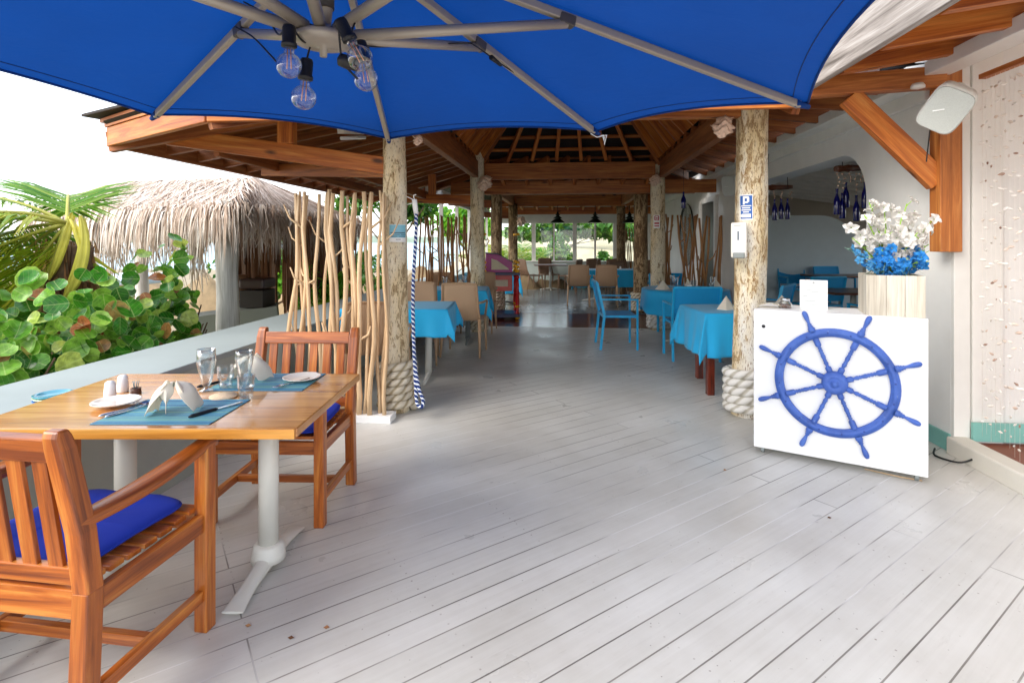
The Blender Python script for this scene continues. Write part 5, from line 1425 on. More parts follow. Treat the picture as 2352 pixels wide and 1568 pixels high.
# ================================================================== SHELL CURTAIN
sc_=thing('shell_curtain','curtain of tiny pale seashells on strings hung beside the doorway','curtain',tuple(B(2.9,3.2,1.2)))
ca0,ca1=B(2.69,3.76,0),B(2.69,1.7,0)
zt=2.44
q=MB(); q.obox(ca0+V((0,0,zt+.03)),ca1+V((0,0,zt+.03)),.045,.03); part('curtain_rail',q,MT['pinewarm'],sc_,w=True)
for k in range(58):
    rr2=random.Random(100+k); f=k/57; p=ca0.lerp(ca1,f); q=MB(); zb=.18-.05*sin(f*9)+rr2.uniform(-.05,.03)
    q.tube([(p.x,p.y,zt+.02),(p.x,p.y,zb)],.0008,4)
    z=zt-.04+rr2.uniform(-.04,0); j=0
    while z>zb:
        s=rr2.uniform(.013,.024); a=rr2.uniform(0,6.28)
        c_=V((p.x+rr2.uniform(-.006,.006),p.y+rr2.uniform(-.006,.006),z))
        mm=M.Translation(c_)@M.Rotation(a,4,'Z')@M.Rotation(rr2.uniform(.9,1.9),4,'Y')
        q.lathe([(.0005,-s*.75),(s*.32,-s*.45),(s*.45,0),(s*.3,s*.5),(.0005,s*.95)],7,mm@M.Scale(.6,4,(0,1,0)))
        z-= rr2.uniform(.085,.15)
    part('shell_strand',q,MT['shellm'] if 'shellm' in MT else MT.setdefault('shellm',leaf_mat('seashell',[(0,lin('#8e6a58')),(.06,lin('#d0b09c')),(.16,lin('#efe0d2')),(.5,lin('#f8f1e8')),(1,lin('#fffcf8'))],.4,.1)),sc_,w=True)

# ================================================================== WALL SPEAKERS, LAMPS
def speaker(loc,rz,tilt,s,label,roll=0.0):
    t=thing('wall_speaker',label,'speaker',loc,rz)
    mm=M.Rotation(tilt,4,'X')@M.Rotation(roll,4,'Y')
    def ring(y,k,hk=1.0):
        out=[]
        for i in range(28):
            a=i/28*2*pi; c,sn=cos(a),sin(a); e=.42
            out.append(mm@V((.115*s*k*math.copysign(abs(c)**e,c), y*s, .15*s*k*hk*math.copysign(abs(sn)**e,sn))))
        return out
    rs=[ring(.10,.45),ring(.09,.62),ring(.0,.9),ring(-.09,1.0),ring(-.115,.99),ring(-.125,.94)]
    q=MB(); vs=[p for r_ in rs for p in r_]; fs=[]
    for i in range(len(rs)-1):
        for k in range(28): fs.append((i*28+k,i*28+(k+1)%28,(i+1)*28+(k+1)%28,(i+1)*28+k))
    fs.append(tuple(range(28))); q.add(vs,fs,None,True); part('case',q,MT['speaker'],t)
    q=MB(); g_=ring(-.127,.93); q.add(g_,[tuple(range(27,-1,-1))],None,False); part('grille',q,MT['speakergrille'],t)
    q=MB(); b0=mm@V((-.03*s,-.129*s,-.01)); q.box(tuple(b0),(.06*s,.003,.006)); part('badge_bar',q,MT['white'],t)
    q=MB(); q.tube([mm@V((0,.08*s,.05*s)),V((0,.17*s,.12*s)),V((0,.24*s,.13*s))],[.018*s,.014*s,.014*s],8); q.lathe([(.001,.0),(.05*s,.0),(.05*s,.015),(.02*s,.03),(.001,.03)],18,M.Translation((0,.25*s,.13*s))@M.Rotation(pi/2,4,'X')); part('bracket',q,MT['speaker'],t)
    return t
speaker(tuple(P(2180,238,3.15)),radians(-50),radians(30),.92,'tilted white wall speaker at the top right beside the shell curtain',radians(38))
speaker(tuple(B(2.40,7.95,2.22)),radians(-62),radians(10),1.0,'small cream wall speaker high above the right driftwood screen')
q=MB(); q.lathe([(.001,0),(.03,.0),(.04,.015),(.04,.03),(.02,.035),(.001,.04)],20,M.Translation(P(2108,192,3.5))@M.Rotation(pi,4,'X')); single('coiled_cable',q,MT['trim'],'small white cable coil clipped at the end of the white wall plate','cable',tuple(P(2108,192,3.5)),w=True)
single('speaker_cable',wire([P(2140,260,3.46),P(2136,300,3.5),P(2130,350,3.5),P(2128,372,3.5)],.004),MT['black'],'thin black cable running down the wall beside the orange post','cable')
# caster lamp under front eave
ll=thing('strip_light','white strip light hanging under the roof left of the near log post','lamp',tuple(P(812,312,4.7)))
q=MB(); q.obox(P(782,300,4.6),P(840,302,4.9),.07,.05); part('housing',q,MT['plastic'],ll,w=True)
q=MB(); q.tube([P(784,318,4.6),P(838,316,4.9)],.016,10); part('tube',q,MT['white'],ll,w=True)
# security lamp under the plate
sl2=thing('hanging_sensor','small white sensor box under the cornice near the far speaker','sensor',tuple(B(2.3,8.1,2.1)))
q=MB(); q.tube([P(1762,455,7.8),P(1762,468,7.8)],.012,8); part('stem',q,MT['plastic'],sl2,w=True)
q=MB(); q.box(tuple(P(1761,474,7.8)),(.07,.05,.08)); part('box',q,MT['plastic'],sl2,.006,w=True)

# pendants: tiered dark bells near far windows
def pendant(loc,label):
    t=thing('pendant_lamp',label,'lamp',loc,0,'tiered dark pendant lamps')
    q=MB(); q.lathe([(.001,.0),(.02,-.01),(.03,-.05),(.07,-.09),(.035,-.095),(.05,-.12),(.12,-.17),(.06,-.178),(.09,-.20),(.17,-.26),(.18,-.285),(.001,-.28)],18); part('tiered_shade',q,MT['bronze'],t)
    q=MB(); q.tube([(0,0,0),(0,0,.16)],.008,6); part('cord',q,MT['black'],t)
for px,lb in ((1281,'left one of the three tiered dark pendants before the far windows'),(1367,'middle one of the three tiered dark pendants before the far windows'),(1446,'right one of the three tiered dark pendants, half behind a log post')):
    pendant(tuple(P(px,486,13.6)),lb)

# ---------------------------------------------------------------- bottle chandeliers
def bottle_mb(s=1.0):
    q=MB(); q.lathe([(.001,0),(.034,0),(.037,.01),(.037,.15),(.033,.18),(.018,.225),(.0135,.25),(.0135,.30),(.016,.302),(.016,.315),(.001,.316)],18); return q
BOT=bottle_mb().mesh('bottle'); BOT.materials.append(MT['bottle'])
def chandelier(c,n,label,seed,w_=.5,drop=.35):
    rr=random.Random(seed); t=thing('bottle_chandelier',label,'chandelier',tuple(c),0,'cobalt bottle chandeliers')
    q=MB(); q.tube(stick_path((-w_/2,0,0),(w_/2,.05,.02),rr,.02,8),[.03,.035,.03,.04,.03,.035,.03,.03,.02],8); part('driftwood_bar',q,MT['brownwood'],t)
    q=MB(); q.tube([(-w_*.3,0,0),(-w_*.25,0,2.7-c[2])],.004,5); q.tube([(w_*.3,0,0),(w_*.25,0,2.7-c[2])],.004,5); part('hanger',q,MT['black'],t)
    for k in range(n):
        x=-w_/2+w_*(k+.5)/n; L=drop*rr.uniform(.55,1.25)
        o=bpy.data.objects.new('bottle',BOT); COL.objects.link(o); o.parent=t; o.location=(x,rr.uniform(-.08,.08),-L-.26); o.scale=(.82,.82,.82)
        q=MB(); q.tube([(x,0,-.02),(x,o.location.y,-L)],.0015,4)
        for j in range(4): q.lathe([(.0005,-.012),(.012,0),(.0005,.012)],6,M.Translation((x+rr.uniform(-.02,.02),0,-.05-L*.2*j)))
        part('shell_string',q,MT['conch'],t)
chandelier(P(1958,388,5.35),6,'blue bottle chandelier at the right edge of the arch above the flowers',3,.34,.22)
chandelier(P(1786,432,6.6),4,'blue bottle chandelier just right of the white log post, farther back in the arch',4,.42,.2)
t=thing('hanging_bottle','single dark blue bottle hanging above the right driftwood screen','bottle',tuple(P(1570,478,7.8)))
o=bpy.data.objects.new('bottle',BOT); COL.objects.link(o); o.parent=t; o.location=(0,0,0); o.scale=(1.0,1.0,.75)
q=MB(); q.tube([(0,0,.22),(0,0,.55)],.003,5); part('string',q,MT['black'],t)

# ================================================================== PINK AND RED LECTERN
lc=thing('carved_lectern','magenta and coral painted lectern on red turned posts with a navy base','lectern',tuple(V((-.22,9.95,0))),radians(4))
q=MB(); q.box((0,.0,.07),(.66,.62,.06)); part('base',q,MT['navy'],lc,.006)
q=MB(); q.box((0,0,.825),(.70,.64,.045)); part('shelf_frame',q,MT['navy'],lc,.004)
for sx in (-1,1):
    for sy in (-1,1):
        pr=[(.001,0),(.02,.0),(.034,.02),(.02,.045),(.02,.10),(.036,.11),(.036,.125),(.022,.14),(.034,.24),(.038,.33),(.03,.42),(.036,.43),(.024,.44),(.036,.45),(.04,.475),(.036,.50),(.024,.51),(.036,.52),(.026,.54),(.032,.62),(.022,.73),(.036,.745),(.036,.79),(.001,.80)]
        q=MB(); q.lathe(pr,16,M.Translation((sx*.30,sy*.27,0))); pp=part('turned_post',q,MT['red'],lc)
        q=MB()
        for z in (.0,.118,.436,.475,.515,.77): q.lathe([(.034,z-.02),(.041,z-.008),(.041,z+.008),(.034,z+.02)],16,M.Translation((sx*.30,sy*.27,max(z,.03))))
        q.lathe([(.036,.85),(.04,.87),(.034,.89),(.015,.91),(.001,.915)],16,M.Translation((sx*.30,sy*.27,0)))
        o=bpy.data.objects.new('gold_ring',q.mesh('gold_ring')); COL.objects.link(o); o.data.materials.append(MT['yellow']); o.parent=pp
q=MB(); q.box((-.02,0,.655),(.46,.46,.29)); part('drawer_box',q,MT['coral'],lc,.006)
for (x,y,w_,d_) in ((-.02,-.234,.30,.012),):
    q=MB(); q.box((x,y,.655),(w_,d_,.12)); part('inset_panel',q,MT['creampanel'],lc,.003)
# sloped top box
pr=[(-.25,.85),(.23,.85),(.23,1.03),(-.02,1.17),(-.25,1.19)]
q=MB(); m_=M.Translation((-.02,.23,0))@M.Rotation(pi/2,4,'X'); q.prism(pr,.46,m_); part('desk_box',q,MT['magenta'],lc,.004)
q=MB(); q.prism([(-.15,.90),(.17,.90),(.15,.93),(-.05,1.07),(-.15,1.10)],.012,M.Translation((-.02,-.228,0))@M.Rotation(pi/2,4,'X')); part('inset_panel',q,MT['creampanel'],lc,.002)
q=MB(); q.box((-.262-.02,0,1.0),(.012,.22,.2)); part('inset_panel',q,MT['creampanel'],lc)
q=MB(); q.obox((-.28,0,1.2),(-.03,0,1.18),.5,.014); q.obox((-.035,0,1.178),(.225,0,1.035),.5,.014); part('lid',q,MT['navy'],lc,.003)

# wind ornament left
t=thing('heart_ornament','small driftwood heart ornament hanging beyond the second left log post','ornament',tuple(P(1116,560,9.6)))
q=MB(); q.tube([(-.06,0,.06),(-.03,0,.09),(0,0,.06),(.03,0,.09),(.06,0,.06),(0,0,-.05),(-.06,0,.06)],.012,6); part('heart',q,MT['stickfar'],t)
q=MB(); q.tube([(0,0,.06),(0,0,.75)],.003,5); part('string',q,MT['black'],t)

# leaf litter and specks on the deck
rr=random.Random(77)
for k,(px,py) in enumerate(((570,1438),(668,1466),(750,1442),(1905,1190),(1665,1080))):
    p=F(px,py); s=.012; q=MB(); q.add([(p.x-s,p.y,.004),(p.x,p.y-s*.5,.002),(p.x+s,p.y,.004),(p.x,p.y+s*.5,.008)],[(0,1,2,3)])
    single('dry_leaf_bit',q,MT['fibre'],['dry leaf fragment on the deck, left of the table foot','largest dry leaf fragment on the deck below the table foot','dry leaf fragment right of the larger one','reddish leaf fragment on the deck in front of the cabinet','dry leaf fragment left of the cabinet'][k],'leaf')
# ================================================================== THATCHED HUT
ht=thing('thatched_hut','open beach hut with a shaggy dry palm thatch roof on pale posts','hut',(-4.3,7.6,-.7))
rr=random.Random(21)
E1,E2,E3,E4=V((-3.02,5.8,1.78)),V((-5.6,6.35,1.74)),V((-2.75,9.6,1.78)),V((-7.0,9.8,1.78))
R1,R2=V((-3.65,7.5,2.30)),V((-5.5,7.7,2.27))
q=MB()
for f in ((E1,E2,R2,R1),(E3,E1,R1,R1),(E4,E3,R1,R2),(E2,E4,R2,R2)):
    pts=list(f); 
    if pts[2]==pts[3]: pts=pts[:3]
    dn=[p-V((0,0,.10)) for p in pts]; n=len(pts)
    q.add(pts+dn,[tuple(range(n)),tuple(range(2*n-1,n-1,-1))]+[(k,k+n,(k+1)%n+n,(k+1)%n) for k in range(n)])
part('roof_bed',q,MT['thatchbase'],ht,w=True)
def strands(q,a0,a1,r0,r1,n,rows,L=(.45,.8),droop=(.25,.55)):
    for i in range(n):
        u=rr.random(); row=rr.random()**.8
        e=a0.lerp(a1,u); r_=r0.lerp(r1,u)
        p=r_.lerp(e,row); down=(e-r_).normalized(); side=(a1-a0).normalized()
        nrm=side.cross(down); 
        if nrm.z<0: nrm=-nrm
        l=rr.uniform(*L); w=rr.uniform(.004,.011); sk=rr.uniform(-.45,.45)
        d=(down+side*sk).normalized(); p=p+nrm*rr.uniform(.0,.05); rem=(e-p).dot(down)
        pts=[p]; steps=5; cur=V(p); v=V(d)
        for s_ in range(steps):
            over=((cur-e).dot(down))>-.02
            if over: v=(v*.45+V((0,0,-1))*.75+side*rr.uniform(-.15,.15)).normalized()
            else: v=(v+nrm*rr.uniform(-.05,.04)+V((0,0,rr.uniform(-.05,.03)))).normalized()
            cur=cur+v*(l/steps); pts.append(V(cur))
        ws=[w*.7,w,w,w*.8,w*.5,w*.15]
        sd=side if abs(d.dot(side))<.8 else nrm
        vs=[]; 
        for pt,ww in zip(pts,ws): vs+= [pt-sd*ww,pt+sd*ww]
        q.add(vs,[(2*k,2*k+1,2*k+3,2*k+2) for k in range(steps)],None,False,max(0,min(1,rr.gauss(.62,.26))))
q=MB(); strands(q,E1,E2,R1,R2,5600,8); strands(q,E3,E1,R1,R1,3200,8); strands(q,E2,E4,R2,R2,600,8)
# heavier hanging hanks at the eaves
for (a,b,n) in ((E1,E2,13),(E3,E1,14)):
    for k in range(n):
        c=a.lerp(b,(k+.5)/n+rr.uniform(-.02,.02)); L=rr.uniform(.35,.8)*(1.2 if b is E2 else .6)
        for j in range(34):
            p=c+V((rr.gauss(0,.07),rr.gauss(0,.05),rr.uniform(-.02,.08))); l=L*rr.uniform(.6,1.1); w=rr.uniform(.004,.011)
            m_=p+V((rr.uniform(-.05,.05),rr.uniform(-.05,.05),-l*.5)); e=p+V((rr.uniform(-.10,.10),rr.uniform(-.06,.06),-l))
            sd=V((w,w*.3,0)); q.add([p-sd,p+sd,m_+sd,m_-sd,e-sd*.3,e+sd*.3],[(0,1,2,3),(3,2,5,4)],None,False,max(0,min(1,rr.gauss(.6,.25))))
part('thatch',q,MT['thatch'],ht,w=True,kind='stuff')
for (x,y,r_) in ((-3.15,5.92,.115),(-5.75,6.6,.10),(-2.95,9.2,.10),(-6.5,9.4,.1)):
    q=MB(); q.tube([(x+.01*sin(z*3),y,z) for z in [-.75+.26*i for i in range(11)]],[r_*(1+.04*sin(i*1.7)) for i in range(11)],16,jit=.02); part('post',q,MT['postgrey'],ht,w=True)
for a,b in ((E1,E2),(E1,E3),(E2,E4)):
    q=MB(); d=V((0,.15,-.10)); q.obox(a+d+V((-.1,0,0)),b+d+V((-.1,0,0)),.08,.12); part('roof_beam',q,MT['brownwood'],ht,w=True)
# dangling lianas / dark fibre curtains under hut
q=MB()
for k in range(160):
    c=V((rr.choice((-3.3,-3.6,-2.9))+rr.gauss(0,.12),rr.choice((7.4,8.2,9.3))+rr.gauss(0,.25),1.75)); l=rr.uniform(.5,1.8); w=rr.uniform(.01,.025)
    q.add([c-V((w,0,0)),c+V((w,0,0)),c+V((w,rr.uniform(-.1,.1),-l)),c+V((-w,0,-l*.95))],[(0,1,2,3)],None,False,rr.random()*.35)
part('hanging_fibre',q,MT['fibre'],ht,w=True,kind='stuff')
# woven screen panel, cool box, bench
q=MB(); q.box(tuple(P(588,610,9.0)),(.7,.05,1.9)); single('reed_panel',q,rattan('reed_weave','#3e2a1a','#7a5434'),'brown woven reed panel standing behind the hut post','panel',tuple(P(588,610,9.0)),w=True)
cbx=thing('storage_box','dark brown storage box with a lid beside the hut post','box',tuple(P(592,715,6.9)))
q=MB(); q.box(tuple(P(592,684,6.9)),(.30,.35,.22)); part('body',q,MT['charcoal'],cbx,.01,w=True)
q=MB(); q.box(tuple(P(592,650,6.9)),(.32,.37,.13)); part('lid',q,plain('brown_lid','#3c2a28',.35),cbx,.03,w=True)
q=MB(); q.box(tuple(P(548,660,7.2)),(.12,.3,.34)); single('tan_backrest',q,MT['tanplastic'],'tan chair back between the hut post and the storage box','chair',tuple(P(548,660,7.2)),bevel=.03,w=True)
q=MB(); q.obox(P(495,758,6.6)+V((-.4,0,0)),P(640,728,7.0),.5,.34); single('stone_bench',q,wall_mat('grey_ledge','#8d9188'),'grey rendered ledge carrying the storage box beside the hut','ledge',tuple(P(570,742,6.8)),w=True)
# pale blue daybed canopy & wood band
db=thing('beach_daybed','pale blue cushioned daybed with a brown frame under the thatch','daybed',tuple(P(305,690,10)))
q=MB(); q.obox(P(235,640,11),P(370,640,11),1.2,.18); part('cushion',q,MT['palewood'],db,.05,w=True)
q=MB(); q.obox(P(235,652,11.0)+V((.2,-.65,-.12)),P(370,652,11.0)+V((0,-.65,-.12)),.05,.14); part('frame',q,MT['brownwood'],db,.01,w=True)
for px in (240,300,366):
    q=MB(); q.obox(P(px,690,10.6),P(px,690,10.6)+V((0,0,-.9)),.06,.06,up=(0,1,0)); part('leg',q,MT['brownwood'],db,w=True)
# beach rocks behind
q=MB()
single('tan_boulders',MB().grid(160,14,lambda a,b:(-16+30*a,15.5+2.2*b,-.8+(.95+.25*sin(a*60)+.2*sin(a*137+b*9)+.1*sin(a*311+b*20))*sin(pi*b)**.6)),MT['rock'],'bank of tan boulders along the water behind the hut','rocks',kind='stuff')

# ================================================================== PALM (left)
def frond(base,dirv,L,droop,par,mat,seed,nl=46,ll=.55,width=.016,petr=.014,side=1.0,hang=.0):
    r2=random.Random(seed); base=V(base); d=V(dirv).normalized(); pts=[]; cur=V(base); v=V(d); n=16
    for i in range(n+1):
        pts.append(V(cur)); v=(v+V((0,0,-droop/n))).normalized(); cur=cur+v*(L/n)
    q=MB(); q.tube(pts,[petr*(1-.85*i/n)+.002 for i in range(n+1)],7); fr=part('frond',q,MT['petiole'],par,w=True)
    q=MB()
    for k in range(nl):
        t_=.12+.88*(k+.5)/nl; f=t_*n; i=min(n-1,int(f)); p=pts[i].lerp(pts[i+1],f-i); tg=(pts[i+1]-pts[i]).normalized()
        sd=tg.cross(V((0,0,1))); sd=sd.normalized() if sd.length>.1 else V((1,0,0)); up=sd.cross(tg)
        for s in (-1,1):
            l=ll*(sin(pi*min(1,.15+t_*.82))**.6)*r2.uniform(.85,1.1)
            dd=(tg*(.55+.5*t_)+sd*s*(1.0)*side+up*(.25-hang)+V((0,0,-hang))+V((r2.uniform(-.1,.1),r2.uniform(-.1,.1),r2.uniform(-.16,.1)))).normalized()
            a=p; b=p+dd*l*.5+V((0,0,-.02)); c=p+dd*l+V((0,0,-.10*l-.06*l*l-hang*.1)); w=width*r2.uniform(.8,1.1)
            wd=dd.cross(up); wd=wd.normalized() if wd.length>.05 else up
            rn=max(0,min(1,r2.gauss(.45,.25)))
            q.add([a-wd*w*.4,a+wd*w*.4,b+wd*w,b-wd*w,c],[(0,1,2,3),(3,2,4)],None,False,rn)
    o=bpy.data.objects.new('leaflets',q.mesh('leaflets',wpos(par))); COL.objects.link(o); o.data.materials.append(MT[mat]); o.parent=fr
PC=P(168,500,4.5)
pm=thing('palm_tree','young yellow-green coconut palm at the far left with a fibrous crown','tree',(PC.x,PC.y,-.75))
for k,(dx,dy,dz,L,dr,mt_,hg) in enumerate(((-1,-.25,.75,1.6,1.3,'palmgreen',.1),(-1.0,-.5,.30,1.7,1.2,'palm',.15),(-1,.1,.05,1.5,.9,'palm',.2),(-.5,-.9,.5,1.5,1.6,'palm',.2),(-.75,-.45,-.25,1.4,.8,'palm',.2),(-.4,.5,1.0,.95,1.9,'palmgreen',.0),(-.25,-.15,-.9,1.25,.25,'palm',.0),(-.45,-.1,-.6,1.3,.5,'palm',.0),(-.1,.1,-.5,1.3,1.0,'palm',.0),(-.8,-.2,.45,1.3,1.5,'palmgreen',.1),(-.6,.2,-.1,1.3,1.1,'palmgreen',.1))):
    frond(PC+V((-.05,0,-.05)),(dx,dy,dz),L,dr,pm,mt_,40+k,nl=70,ll=.68,width=.0125,hang=hg)
q=MB(); q.tube([P(175,560,4.6),P(160,620,4.6),P(150,700,4.65),P(150,800,4.7),P(150,1000,4.7)],[.12,.15,.14,.13,.15],14,jit=.06); part('trunk',q,MT['bark'],pm,w=True)
q=MB()
for (x0,y0,xm,ym,x1,y1,w0,w1) in ((190,498,208,590,150,690,.02,.06),(170,492,150,560,118,640,.012,.035),(165,500,186,540,200,600,.015,.03)):
    p0,pm_,p1=P(x0,y0,4.42),P(xm,ym,4.36),P(x1,y1,4.42)
    def blade(a,b,p0=p0,pm_=pm_,p1=p1,w0=w0,w1=w1):
        c=(1-b)**2*p0+2*b*(1-b)*pm_+b*b*p1; w=(w0+(w1-w0)*sin(min(1,b*1.15)*pi*.62))*(1-.75*max(0,(b-.8)/.2)**2); e=(a-.5)*2
        return c+V((e*w,-.035*(1-e*e)+.01*sin(a*19),.012*sin(a*11+b*3)))
    q.grid(12,16,blade)
part('sheath',q,plain('yellow_sheath','#c9c04e',.5,var=.25),pm,w=True)
q=MB()
for k in range(420):
    a=rr.uniform(0,2*pi); r_=rr.uniform(.06,.2); z=rr.uniform(-.75,.05); p=P(165,560,4.6)+V((cos(a)*r_-.05,sin(a)*r_,z)); l=rr.uniform(.1,.4); w=.006
    q.add([p-V((w,0,0)),p+V((w,0,0)),p+V((rr.uniform(-.08,.08)+w,0,-l)),p+V((rr.uniform(-.08,.08)-w,0,-l))],[(0,1,2,3)],None,False,rr.random())
part('crown_fibre',q,MT['fibre'],pm,w=True,kind='stuff')

# ================================================================== SEA GRAPE HEDGE
def grape_bush(c,rx,ry,zb,zt,n,seed,label,size=(.05,.085)):
    r2=random.Random(seed); t=thing('sea_grape_bush',label,'bush',(c[0],c[1],zb),0,'sea grape bushes along the parapet')
    q=MB()
    for k in range(n):
        # sample on/within an uneven ellipsoid shell
        a=r2.uniform(0,2*pi); ph=math.acos(r2.uniform(-.15,1)); rad=r2.uniform(.62,1.03)*(1+.12*sin(3*a+seed)+.12*sin(5*ph+seed*2))
        p=V((c[0]+rx*rad*sin(ph)*cos(a), c[1]+ry*rad*sin(ph)*sin(a), zb+(zt-zb)*(.0+1.0*rad*max(0,cos(ph)*.85+.15))))
        out=V((cos(a)*sin(ph)+.5,sin(a)*sin(ph)-.7,.35+.5*cos(ph)))
        nrm=(out*.9+V((r2.gauss(0,.65),r2.gauss(0,.65),r2.gauss(0,.6)))).normalized()
        x=nrm.cross(V((r2.uniform(-1,1),r2.uniform(-1,1),r2.uniform(-1,1)))).normalized(); y=nrm.cross(x); s=r2.uniform(*size)
        fold=r2.uniform(-.1,.5); cup=r2.uniform(-.1,.4); wv=r2.uniform(0,6); asp=r2.uniform(.88,1.12)
        if k%3==0: s*=.72
        vs=[p]; uvv=[(0,0)]; m=12
        for rad_ in (.55,1.0):
            for i in range(m):
                th=2*pi*i/m; cx_,cy_=cos(th)*rad_,sin(th)*rad_
                if i==0 and rad_==1.0: cx_=.84
                h_=fold*abs(cy_)*rad_+cup*rad_*rad_+.05*sin(3*th+wv)*rad_
                vs.append(p+x*(s*cx_*asp)+y*(s*cy_)+nrm*(h_*s)); uvv.append((cx_,cy_))
        fs=[(0,1+i,1+(i+1)%m) for i in range(m)]+[(1+i,1+m+i,1+m+(i+1)%m,1+(i+1)%m) for i in range(m)]
        q.add(vs,fs,[[uvv[j] for j in f_] for f_ in fs],True,r2.random())
    part('foliage',q,MT['grape'],t,w=True)
    q=MB()
    for k in range(16):
        a=r2.uniform(0,2*pi); e=V((c[0]+rx*.75*cos(a),c[1]+ry*.75*sin(a),zb+(zt-zb)*r2.uniform(.4,.8)))
        b=V((c[0]+.1*cos(a),c[1]+.1*sin(a),zb)); m_=(b+e)/2+V((0,0,.15)); q.tube([b,m_,e],[.02,.014,.006],6)
    part('stems',q,MT['bark'],t,w=True)
grape_bush((-3.35,3.10),.62,.85,-.6,1.00,1500,1,'leafy sea grape bush nearest at the left edge, below the palm',(.055,.09))
grape_bush((-3.50,4.35),.66,.85,-.6,.98,1050,2,'sea grape bush with red-tinged leaves, second along the parapet',(.055,.09))
grape_bush((-3.43,5.2),.52,.62,-.6,1.12,750,3,'tallest sea grape bush, right beside the grey hut post',(.055,.085))
grape_bush((-3.25,2.15),.50,.7,-.6,.72,900,4,'low dark sea grape bush at the lower left by the parapet',(.045,.075))
grape_bush((-3.15,3.75),.42,.6,-.6,.92,900,6,'sea grape bush filling the middle of the row, just behind the stacked saucers',(.05,.085))
grape_bush((-4.6,4.6),.7,.9,-.6,.95,1300,5,'sea grape bush behind the front row, in front of the daybed',(.05,.085))

# ================================================================== OTHER TREES & SHRUBS
def leafy(name,c,rx,ry,rz,zc,n,seed,label,mat='leafgen',size=(.05,.10),cat='tree',trunk=True,zg=-.75,grp=None,clumps=14):
    r2=random.Random(seed); t=thing(name,label,cat,(c[0],c[1],zg),0,grp)
    q=MB(); cl_=[]
    for k in range(clumps):
        a=r2.uniform(0,2*pi); ph=math.acos(r2.uniform(-.8,1)); rad=r2.uniform(.35,.85)
        cl_.append((V((c[0]+rx*rad*sin(ph)*cos(a),c[1]+ry*rad*sin(ph)*sin(a),zc+rz*rad*cos(ph))),r2.uniform(.22,.42)))
    for k in range(n):
        cc,cr=r2.choice(cl_); d=V((r2.gauss(0,1),r2.gauss(0,1),r2.gauss(0,1))).normalized()*r2.uniform(.5,1.1)*cr
        p=cc+V((d.x*rx,d.y*ry,d.z*rz)); s=r2.uniform(*size)
        nrm=(d+V((r2.gauss(0,.8),r2.gauss(0,.8),.5+r2.gauss(0,.6)))).normalized(); x=nrm.cross(V((r2.uniform(-1,1),r2.uniform(-1,1),.3))).normalized(); y=nrm.cross(x)
        q.add([p-x*s,p-y*s*.5,p+x*s,p+y*s*.5],[(0,1,2,3)],None,False,max(0,min(1,r2.gauss(.5,.28))))
    part('crown',q,MT[mat],t,w=True)
    if trunk:
        q=MB(); b=V((c[0],c[1],zg))
        q.tube([b,b+V((.05,0,(zc-zg)*.6)),V((c[0],c[1],zc))],[.09,.06,.04],8)
        for cc,cr in cl_[:9]: q.tube([b+V((0,0,(zc-zg)*r2.uniform(.4,.8))),cc],[.035,.01],6)
        part('trunk',q,MT['bark'],t,w=True)
    return t
leafy('shrub',(-2.95,8.4),.5,.7,.75,.45,1900,31,'green shrub seen through the nearest driftwood screen','leafbright',(.04,.08),'shrub')
leafy('shrub',(-3.1,11.5),.7,.9,.8,.6,1500,32,'dark green shrub outside the second driftwood screen','leafgen',(.05,.09),'shrub')
leafy('almond_tree',(-3.5,16.5),1.8,1.6,1.3,2.6,3000,33,'leafy tree rising beyond the second driftwood screen','leafgen',(.08,.15))
leafy('almond_tree',(-1.6,19),1.3,1.3,1.0,2.1,1800,34,'loose green tree beyond the left far windows','leafbright',(.08,.14))
leafy('shrub',(-6.0,13.5),1.5,1.2,.7,.5,2000,35,'dark shrubs seen between the hut posts','leafgen',(.06,.12),'shrub')
leafy('shrub',(-4.9,12.2),.9,.9,1.1,.9,1500,38,'yellow-green shrub behind the brown reed panel','leafbright',(.06,.11),'shrub')
leafy('shrub',(1.75,19.5),.75,.6,1.05,.55,1700,36,'blue-green shrub outside the second far window','leafgen',(.06,.12),'shrub')
leafy('shrub',(3.1,19.4),.8,.6,.75,.35,1500,37,'low shrub outside the middle far windows','leafgen',(.06,.12),'shrub')
leafy('shrub',(.9,20.2),1.1,.8,.8,.35,1900,39,'bright lime shrub outside the leftmost far window','leafbright',(.06,.12),'shrub')
leafy('shrub',(4.8,20.8),1.9,.8,.55,.15,2200,41,'bright green ground shrubs outside the right far windows','leafbright',(.06,.12),'shrub')
leafy('scrub_tree',(4,42),8,3,1.3,2.3,2600,42,'olive scrub trees on the sandy bank beyond the far windows','leafgen',(.2,.4),'trees')
leafy('scrub_tree',(17,46),9,3,1.4,2.6,2600,43,'scrub trees farther right on the sandy bank','leafgen',(.25,.45),'trees')
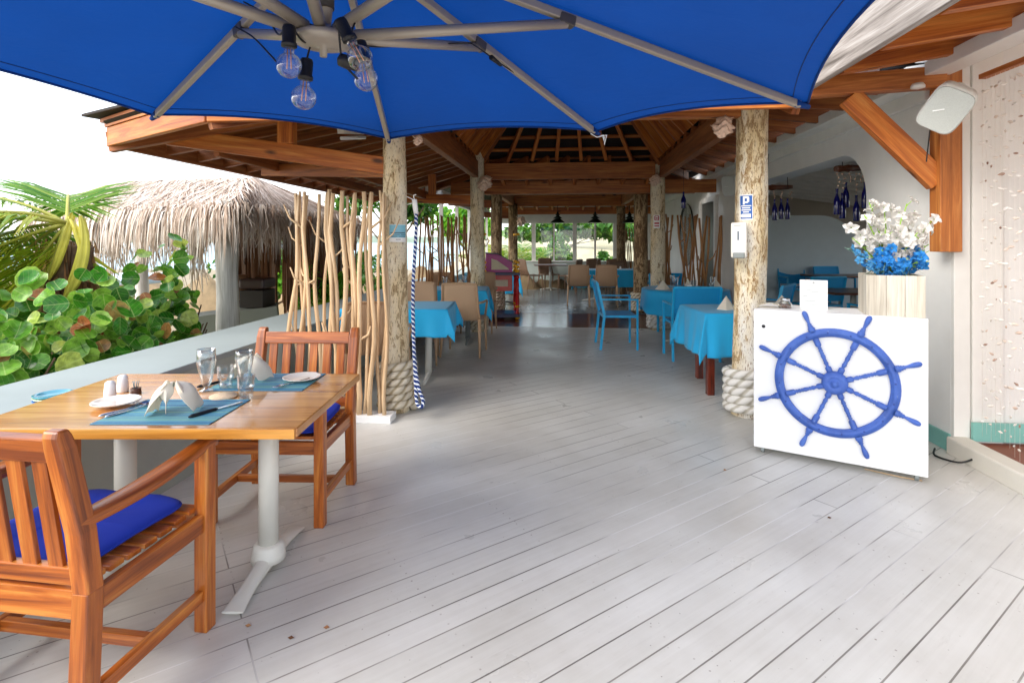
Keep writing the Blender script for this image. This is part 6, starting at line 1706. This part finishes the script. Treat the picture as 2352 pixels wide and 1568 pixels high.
for (bx,by,lb,sd) in (((.55),18.8,'small palm fanning outside the leftmost far window',60),(-.35,18.0,'yellow palm behind the far left log posts',61),(-.95,17.6,'yellow palm fronds left of the far log posts',62)):
    t=thing('palm_tree',lb,'tree',(bx,by,-.75))
    q=MB(); q.tube([(bx,by,-.75),(bx+.05,by,.4)],[.09,.07],8,jit=.05); part('trunk',q,MT['bark'],t,w=True)
    for k in range(7):
        a=k*.9+sd; frond(V((bx,by,.4)),(cos(a)*.8,sin(a)*.5,1.0),1.9,1.5,t,'palmgreen' if sd==60 else 'palm',sd*10+k,nl=26,ll=.55,width=.022)

# ================================================================== LIGHT
w=bpy.data.worlds.new('World'); SC.world=w; w.use_nodes=True
nt=w.node_tree; bg=nt.nodes['Background']; sky=nt.nodes.new('ShaderNodeTexSky'); sky.sky_type='NISHITA'; sky.sun_disc=False
SUN_EL,SUN_AZ=38,236     # azimuth clockwise from +Y
sky.sun_elevation=radians(SUN_EL); sky.sun_rotation=radians(SUN_AZ); sky.air_density=1.0; sky.dust_density=2.0; sky.ozone_density=1.0
mx=nt.nodes.new('ShaderNodeMix'); mx.data_type='RGBA'; mx.inputs[0].default_value=.75; mx.inputs[7].default_value=(3.3,3.4,3.55,1); nt.links.new(sky.outputs[0],mx.inputs[6]); nt.links.new(mx.outputs[2],bg.inputs[0]); bg.inputs[1].default_value=.15
sd=bpy.data.lights.new('sun','SUN'); so=bpy.data.objects.new('sun',sd); COL.objects.link(so)
sd.energy=.7; sd.angle=radians(40); sd.color=(1,.95,.88)
dirv=V((sin(radians(SUN_AZ))*cos(radians(SUN_EL)),cos(radians(SUN_AZ))*cos(radians(SUN_EL)),sin(radians(SUN_EL))))
so.rotation_euler=dirv.to_track_quat('Z','Y').to_euler(); so.location=(0,-5,12)
SC.view_settings.view_transform='Standard'; SC.view_settings.look='None'; SC.view_settings.gamma=1.0; SC.view_settings.exposure=2.25
SC.cycles.max_bounces=10; SC.cycles.diffuse_bounces=5; SC.cycles.transparent_max_bounces=24; SC.cycles.glossy_bounces=4
SC.cycles.use_denoising=True
SC.cycles.sample_clamp_indirect=8
